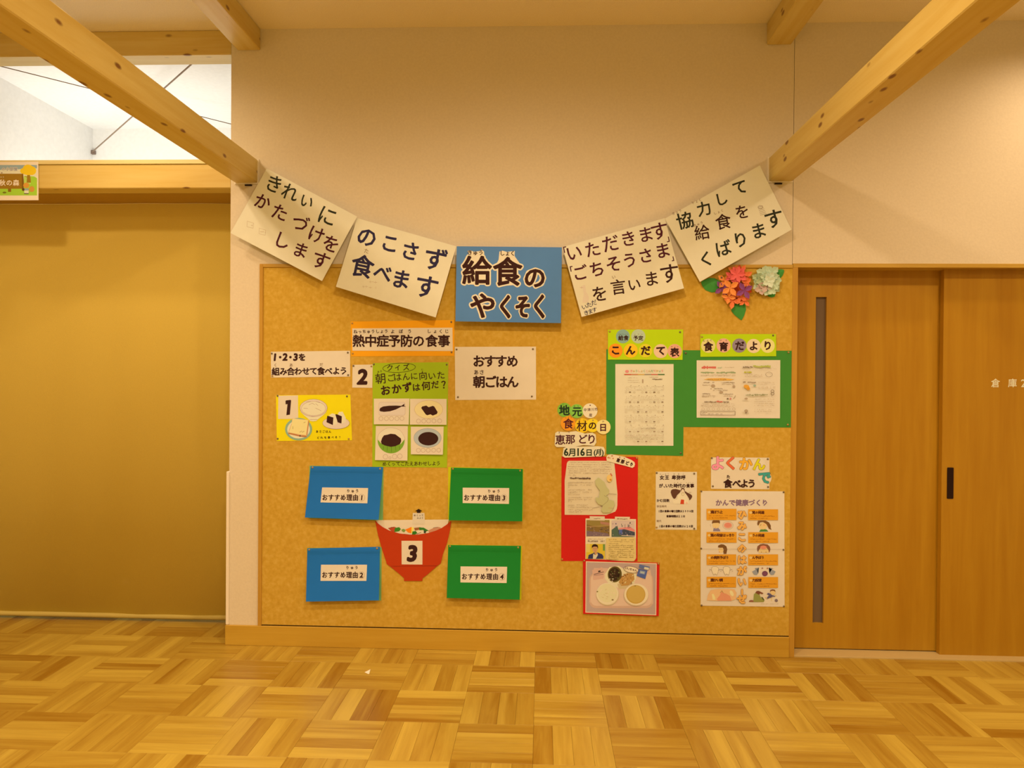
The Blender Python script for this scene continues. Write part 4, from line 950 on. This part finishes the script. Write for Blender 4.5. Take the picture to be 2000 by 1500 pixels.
# ---- chew well notice
TS = (4.687, 1260, 880)
n14 = board_notice('notice_sheet', [(603, 62), (1138, 65), (1138, 355), (603, 350)], 'white notice with large pink, orange, yellow and teal letters', LBL, TS)
k = Ink(YB - .0006, None, TS)
for x, y in ((665, 125), (785, 125), (922, 128), (1040, 130), (1095, 252)): k.ell(x, y, 62, 62, P(224, 182, 126))
for c, x, y, s_, cc in (('よ', 665, 118, 138, (236, 128, 116)), ('く', 785, 118, 128, (222, 92, 40)), ('か', 920, 125, 124, (232, 150, 34)), ('ん', 1042, 128, 118, (220, 182, 20)), ('で', 1093, 250, 122, (66, 138, 100))):
    k.ch(c, x, y, s_, P(120, 70, 40), 0, 1.7, 2, nb=12); k.ch(c, x, y, s_, P(*cc), 0, 1.1, 2, nb=12)
k.chars([(c, x, 304, 82) for c, x in zip('食べよう', (758, 838, 908, 975))], INK, 0, .75); k.ch('た', 762, 240, 34, INK, 0, .3)
k.done('lettering', n14)
pins(n14, [(610, 68), (1122, 78), (620, 326), (1125, 333)], YB - .001, TS)

# ---- health poster
n15 = board_notice('poster', [(510, 370), (1275, 374), (1277, 1430), (508, 1420)], 'tall white poster with eight orange panels, lower right of the board', paper(224, 180, 124), TS, YB - .0002, cat='poster')
TT = (11.54, 1365, 950); TU = (11.54, 1365, 1060)
k = Ink(YB - .001, None, TT)
MV = P(130, 88, 84)
k.text('かんで健康づくり', 450, 372, 1490, 372, 150, MV, .5, nb=8)
OR = P(222, 134, 24); SK = P(226, 170, 92); BR = P(120, 70, 26)
boxes = [(TT, 172, 505, 848, 757, '満ぼう止'), (TT, 1110, 515, 1785, 760, '覚の発達'), (TT, 172, 1028, 850, 1268, '葉の発音はっきり'), (TT, 1112, 1032, 1785, 1275, 'うの発達'), (TU, 175, 262, 840, 502, 'の病気予ぼう'), (TU, 1110, 262, 1785, 507, 'ん予ぼう'), (TU, 175, 768, 840, 1008, '腸かい調'), (TU, 1115, 773, 1785, 1018, '力投球')]
def kids():
    k.T = TT
    k.poly([(320, 1010), (330, 945), (380, 925), (440, 940), (480, 985), (480, 1010)], P(140, 110, 100)); k.ell(385, 870, 82, 78, SK); k.poly([(295, 840), (300, 790), (320, 765), (465, 765), (475, 800), (470, 845), (440, 820), (330, 825)], BR); k.line([(255, 850), (270, 910)], .3, OL); k.ell(375, 925, 14, 5, P(176, 90, 50), n=8)
    k.ell(655, 880, 95, 68, P(222, 140, 90)); k.ell(655, 872, 72, 50, P(220, 118, 76)); k.ring(655, 880, 118, 92, .3, GREY, 18)
    k.poly([(1360, 1022), (1385, 975), (1470, 962), (1530, 975), (1565, 1015)], P(74, 116, 40)); k.ell(1445, 890, 95, 82, SK); k.poly([(1315, 840), (1330, 775), (1500, 770), (1580, 810), (1620, 880), (1620, 940), (1640, 978), (1580, 960), (1550, 900), (1520, 850), (1440, 800), (1380, 810), (1350, 870), (1325, 880)], BR)
    k.poly([(1395, 850), (1405, 845), (1395, 890), (1385, 890)], BR); k.ell(1470, 870, 24, 20, P(230, 150, 80), n=10)
    k.T = TU
    k.poly([(430, 100), (440, 60), (500, 35), (560, 40), (620, 80), (640, 150), (620, 250), (560, 252), (540, 160), (480, 110)], BR); k.ell(500, 165, 56, 66, SK); k.poly([(430, 105), (450, 60), (520, 55), (560, 110), (480, 115)], BR); k.ell(460, 210, 12, 8, P(190, 96, 60), n=8)
    k.poly([(1310, 140), (1320, 80), (1380, 35), (1450, 25), (1550, 40), (1600, 90), (1612, 150), (1590, 225), (1560, 170), (1520, 110), (1400, 100), (1350, 170), (1330, 210)], P(136, 76, 40)); k.poly([(1345, 230), (1350, 170), (1400, 105), (1520, 105), (1570, 170), (1580, 230)], SK); k.ell(1455, 105, 75, 40, P(222, 120, 72)); k.ell(1410, 212, 8, 10, BR, n=8); k.ell(1512, 212, 8, 10, BR, n=8)
    for cx in (365, 625):
        pts_ = [(cx - 75, 560), (cx - 40, 535), (cx + 40, 540), (cx + 80, 575), (cx + 70, 650), (cx + 45, 730), (cx + 20, 715), (cx, 700), (cx - 30, 730), (cx - 50, 690), (cx - 80, 620)]
        k.poly(pts_, P(232, 192, 138)); k.line(pts_, .5, GREY, True)
        for sx_ in (-1, 1): k.line([(cx + sx_ * 78, 620), (cx + sx_ * 125, 600)], .6, P(120, 90, 60)); k.ell(cx + sx_ * 130, 640, 14, 10, P(190, 150, 100), n=8)
    for sx_, cx in ((-1, 1270), (1, 1660)): k.poly([(cx - 85 * -sx_ * -1, 560), (cx + 40 * sx_, 590), (cx - 0 * sx_, 575), (cx - 70 * sx_, 620), (cx - 70 * sx_, 690), (cx - 30 * sx_, 730), (cx + 30 * sx_, 720), (cx + 70 * sx_, 650)], P(150, 132, 108))
    for q in range(10): k.ell(1488 + 44 * math.cos(q * .63), 695 + 40 * math.sin(q * .63), 24, 22, P(112, 56, 60), n=8)
    k.ell(1488, 695, 46, 40, P(122, 62, 64), n=14); k.ell(1430, 575, 20, 18, P(170, 110, 70), n=8); k.ell(1545, 578, 20, 18, P(170, 100, 60), n=8)
    k.poly([(180, 1300), (200, 1180), (260, 1070), (380, 1045), (520, 1035), (700, 1040), (800, 1050), (850, 1130), (835, 1270), (740, 1310), (400, 1310)], P(228, 160, 88)); k.poly([(290, 1160), (330, 1150), (370, 1230), (375, 1290), (310, 1280)], P(232, 190, 104)); k.ell(740, 1140, 38, 70, P(232, 188, 110), -25)
    k.poly([(420, 1310), (410, 1260), (470, 1190), (510, 1080), (550, 1130), (620, 1150), (700, 1200), (740, 1310)], P(222, 130, 76)); k.line([(480, 1130), (520, 1080), (550, 1130)], .7, P(150, 120, 40))
    k.poly([(1230, 1300), (1240, 1160), (1290, 1120), (1360, 1160), (1400, 1240), (1480, 1300), (1460, 1335), (1180, 1335)], P(150, 130, 50)); k.poly([(1270, 1130), (1300, 1090), (1350, 1085), (1400, 1110), (1455, 1140), (1430, 1160), (1380, 1140), (1360, 1175)], P(124, 62, 30)); k.poly([(1125, 1335), (1140, 1300), (1180, 1290), (1230, 1300), (1230, 1335)], P(150, 84, 50)); k.poly([(1400, 1220), (1440, 1230), (1480, 1290), (1450, 1300)], P(90, 80, 30))
    k.ell(1668, 1120, 62, 60, SK); k.poly([(1605, 1110), (1610, 1065), (1660, 1048), (1715, 1060), (1730, 1110), (1690, 1085), (1640, 1085)], P(130, 74, 36)); k.poly([(1530, 1160), (1560, 1130), (1620, 1150), (1660, 1190), (1720, 1200), (1710, 1220), (1640, 1210), (1600, 1220), (1570, 1180)], P(96, 76, 80)); k.ell(1735, 1190, 16, 14, SK, n=8)
    k.poly([(1570, 1200), (1640, 1205), (1660, 1240), (1600, 1240), (1540, 1270), (1520, 1250)], P(92, 72, 76)); k.line([(1640, 1235), (1640, 1300)], 1.6, SK); k.line([(1535, 1255), (1500, 1225)], 1.6, SK); k.ell(1745, 1302, 36, 34, P(130, 96, 76), n=14)
kids()
L1 = k.lift
for T_, x0, y0, x1, y1, st in boxes:
    k.T = T_; k.lift = L1; k.rect(x0, y0, x1, y1, OR); k.ell(x0 + 60, y0 + 75, 34, 28, P(226, 168, 84), n=12)
    k.text(st, x0 + 125, y0 + 75, x0 + 125 + 68 * (len(st) - 1), y0 + 75, 76, P(96, 40, 12), .35)
    for q in (155, 205): k.scribble(x0 + 50, y0 + q, x1 - 30 if q == 155 else x0 + 470, y0 + q, 30, P(160, 84, 14), .9, .55)
k.lift += .0004
for T_, c, y in ((TT, 'ひ', 645), (TT, 'み', 890), (TT, 'こ', 1145), (TT, 'の', 1398), (TU, 'は', 388), (TU, 'が', 640), (TU, 'い', 890), (TU, 'ー', 1112), (TU, 'ぜ', 1278)):
    k.T = T_; r_ = 90 if c == 'ー' else 0; s_ = 215 if c != 'ー' else 140
    k.ch(c, 970, y, s_, P(160, 84, 16), r_, 1.5, 1, nb=10); k.ch(c, 970, y, s_, P(232, 152, 56), r_, .95, 1, nb=10)
k.T = TT; k.line([(50, 1412), (1920, 1420)], .35, GREY)
k.T = TU; k.scribble(1390, 1378, 1790, 1380, 18, GREY, .8, .3)
k.done('poster_print', n15)
pins(n15, [(55, 110), (1910, 130), (52, 1400), (1905, 1428)], YB - .001, TT); pins(n15, [(60, 1412), (1915, 1432)], YB - .001, TU)

# ---- sign on the lower cross beam
TL = (15, 0, 300)
YL = -.004
sg = notice('room_sign', [(-900, 240), (1120, 240), (1125, 1365), (-900, 1365)], 'small laminated autumn forest sign hung on the lower cross beam', 'sign', TL, YL)
sheet('laminate', [(-900, 250), (1122, 240), (1128, 1365), (-900, 1370)], YL, paper(238, 208, 150), sg, T=TL)
k = Ink(YL, None, TL)
k.rect(-840, 335, 1085, 600, P(150, 146, 116)); k.poly([(-840, 500), (300, 470), (1085, 430), (1085, 1225), (-840, 1225)], P(226, 196, 140)); k.poly([(-840, 1000), (800, 900), (900, 660), (1000, 670), (1085, 720), (1085, 1225), (-840, 1225)], P(164, 176, 36))
k.poly([(680, 900), (700, 650), (900, 660), (900, 900)], P(186, 180, 60)); k.poly([(780, 850), (795, 620), (810, 580), (870, 590), (895, 700), (905, 850)], P(160, 104, 18)); k.line([(730, 665), (790, 690)], 1, P(150, 96, 18))
for x, y, a, b in ((820, 440, 150, 120), (700, 510, 110, 90), (930, 500, 130, 130), (840, 560, 180, 70)): k.ell(x, y, a, b, P(236, 170, 20))
k.rect(-700, 590, 680, 1030, P(156, 98, 16)); k.poly([(680, 590), (700, 870), (690, 1030), (640, 1030), (640, 590)], P(130, 76, 12)); k.rect(235, 1030, 325, 1120, P(140, 86, 14)); k.rect(-500, 1030, -410, 1120, P(140, 86, 14))
k.ell(770, 930, 90, 78, P(214, 130, 36)); k.ell(930, 1040, 80, 85, P(206, 128, 40)); k.rect(710, 1020, 840, 1160, P(224, 190, 130)); k.poly([(710, 1020), (840, 1020), (840, 1080), (710, 1080)], P(150, 140, 110)); k.ell(680, 1050, 38, 45, P(96, 56, 16)); k.rect(705, 1160, 840, 1185, P(90, 80, 40)); k.ell(130, 1140, 55, 26, P(120, 104, 20))
k.text('の小部屋', 100, 455, 460, 455, 112, P(232, 206, 166), .7, nb=8); k.text('の小部屋', 100, 455, 460, 455, 112, P(120, 110, 100), .1)
k.text('秋の森', 70, 858, 470, 858, 190, P(240, 212, 140), .3, 2); k.text('あき', 30, 690, 95, 690, 50, P(226, 196, 120)); k.ell(50, 565, 30, 14, P(150, 110, 70))
k.done('picture', sg)

# ---- door lettering
k = Ink(D2 - .0002, None, (1, 0, 0), .0002)
LW_ = P(226, 190, 120)
k.chars([('倉', 1944.5, 748.5, 18), ('庫', 1977.5, 748.5, 18), ('2', 1999, 748.5, 18)], LW_, 0, .2)
k.done('door_lettering', d2, 'small white lettering')

# ---- paper hydrangeas
TF = (11.11, 1360, 510)
def leaf(parent, pts, y, name='leaf'):
    """pointed leaf with a folded midrib: pts outline, first and middle points are base and tip"""
    q = [(TF[1] + a / TF[0], TF[2] + b / TF[0]) for a, b in pts]; n = len(q); h = n // 2
    v = [W(a, b, y - .002) for a, b in q]; mid = []
    for s_ in (.0, .33, .66, 1.0): mid.append(W(q[0][0] + (q[h][0] - q[0][0]) * s_, q[0][1] + (q[h][1] - q[0][1]) * s_, y - .0075 if 0 < s_ < 1 else y - .003))
    c0 = len(v); v += mid; f = []
    seq = list(range(n))
    for i in range(n):
        a, b = i, (i + 1) % n
        def near(ix):
            t = ix / h if ix <= h else (n - ix) / h
            return c0 + min(3, max(0, round(t * 3)))
        m1, m2 = near(a), near(b)
        if m1 == m2: f.append((a, b, m1))
        else: f.append((a, b, m2, m1))
    return mesh_obj(name, v, f, P(66, 122, 36, .6), parent)
def floret(parent, cx, cy, r, rot, col, y, n=4, wid=.33, tip=.012):
    """folded paper star: n pointed petals raised round a sunken centre"""
    cx, cy = TF[1] + cx / TF[0], TF[2] + cy / TF[0]; r = r / TF[0]; v = []; f = []
    for q in range(n):
        a = math.radians(rot + 360 * q / n)
        def pt(rad, off, yy): return W(cx + rad * math.cos(a) - off * math.sin(a), cy + rad * math.sin(a) + off * math.cos(a), yy)
        b = len(v)
        v += [pt(0, 0, y - .004), pt(.3 * r, r * wid * .7, y - .009), pt(.62 * r, r * wid * .85, y - .011), pt(r, 0, y - tip), pt(.62 * r, -r * wid * .85, y - .011), pt(.3 * r, -r * wid * .7, y - .009), pt(.5 * r, 0, y - .006)]
        f += [(b, b + 1, b + 6), (b + 1, b + 2, b + 6), (b + 2, b + 3, b + 6), (b + 3, b + 4, b + 6), (b + 4, b + 5, b + 6), (b + 5, b, b + 6)]
    return mesh_obj('floret', v, f, P(*col, .7), parent)
h1 = notice('paper_hydrangea', [(100, 150), (1150, 1280)], 'coral and purple folded paper hydrangea with two green leaves', 'paper flower', TF)
leaf(h1, [(540, 620), (560, 540), (500, 430), (400, 370), (280, 365), (150, 420), (100, 455), (130, 540), (200, 630), (330, 680), (430, 670)], YB)
leaf(h1, [(890, 830), (830, 900), (765, 1000), (760, 1080), (820, 1160), (930, 1250), (985, 1285), (1040, 1180), (1080, 1050), (1070, 960), (1020, 900)], YB)
PK, CO, OG, PU, RD = (228, 84, 60), (232, 104, 44), (236, 124, 44), (136, 60, 84), (206, 66, 22)
for i, a in enumerate([(900, 330, 260, 10, RD, .0), (760, 620, 260, 50, RD, .0), (1000, 560, 240, 30, RD, .0), (850, 760, 230, 20, RD, .0), (620, 430, 190, 40, OG, .006), (1050, 330, 190, 60, CO, .006), (820, 210, 150, 30, OG, .004), (980, 230, 170, -60, CO, .008), (560, 590, 190, 145, PU, .006),
                       (900, 310, 220, 25, PK, .014), (880, 290, 190, 70, PK, .018), (760, 330, 150, 0, PK, .012), (1080, 480, 150, 45, CO, .010), (1050, 860, 150, 50, CO, .008), (790, 860, 190, 100, CO, .012), (700, 780, 160, 10, OG, .014), (735, 580, 215, 55, OG, .024), (960, 780, 150, 120, CO, .012), (1045, 640, 205, 60, PU, .022)]):
    floret(h1, a[0], a[1], a[2], a[3], a[4], YB - a[5], 4 if a[4] != PK else 5)
pins(h1, [(548, 355)], YB - .014, TF)
h2_ = notice('paper_hydrangea', [(1220, 140), (1900, 780)], 'smaller pale green paper hydrangea near the board corner', 'paper flower', TF)
leaf(h2_, [(1770, 400), (1740, 300), (1735, 210), (1790, 180), (1850, 176), (1905, 190), (1905, 240), (1870, 320), (1820, 380)], YB)
leaf(h2_, [(1680, 610), (1560, 640), (1490, 680), (1520, 730), (1570, 770), (1640, 790), (1700, 770), (1720, 700), (1715, 640)], YB)
PA, PB, PC, PD = (196, 178, 112), (176, 160, 92), (212, 192, 126), (206, 150, 104)
for i, a in enumerate([(1500, 380, 290, 0, PB, 0), (1620, 480, 260, 45, PB, 0), (1460, 260, 170, 20, PA, .006), (1640, 250, 180, 50, PA, .006), (1340, 380, 150, 30, PB, .008), (1370, 520, 160, 60, PA, .008), (1700, 400, 160, 10, PA, .008), (1560, 620, 150, 30, PA, .010), (1400, 600, 140, 75, PD, .012), (1500, 540, 150, 15, PD, .014), (1420, 420, 140, 70, PB, .014), (1700, 500, 140, 60, PA, .014), (1610, 350, 130, 30, PC, .018), (1580, 440, 150, 65, PC, .022), (1490, 350, 110, 10, PA, .018), (1640, 640, 110, 40, PA, .014)]):
    floret(h2_, a[0], a[1], a[2], a[3], a[4], YB - a[5], 4, .5)
pins(h2_, [(1268, 298)], YB - .012, TF)

# ---- scrap of paper on the floor
def WF(u, v, z=.0):
    d = R3 @ Vector(((u - 1000) / F_PX, 1, (750 - v) / F_PX)); return CAM + d * ((z - CAM.z) / d.z)
pp = [(712, 1313), (723.5, 1309), (721, 1316.5), (718, 1316)]
v = [WF(a, b, .0003) for a, b in pp]; v[1].z = .004; v2 = [p + Vector((0, 0, .0005)) for p in v]
sc = mesh_obj('paper_scrap', v2 + v, [(0, 1, 2, 3), (7, 6, 5, 4)] + [(i, (i + 1) % 4, (i + 1) % 4 + 4, i + 4) for i in range(4)], paper(240, 208, 170))
tag(sc, 'tiny torn white paper scrap lying on the parquet', 'paper scrap')
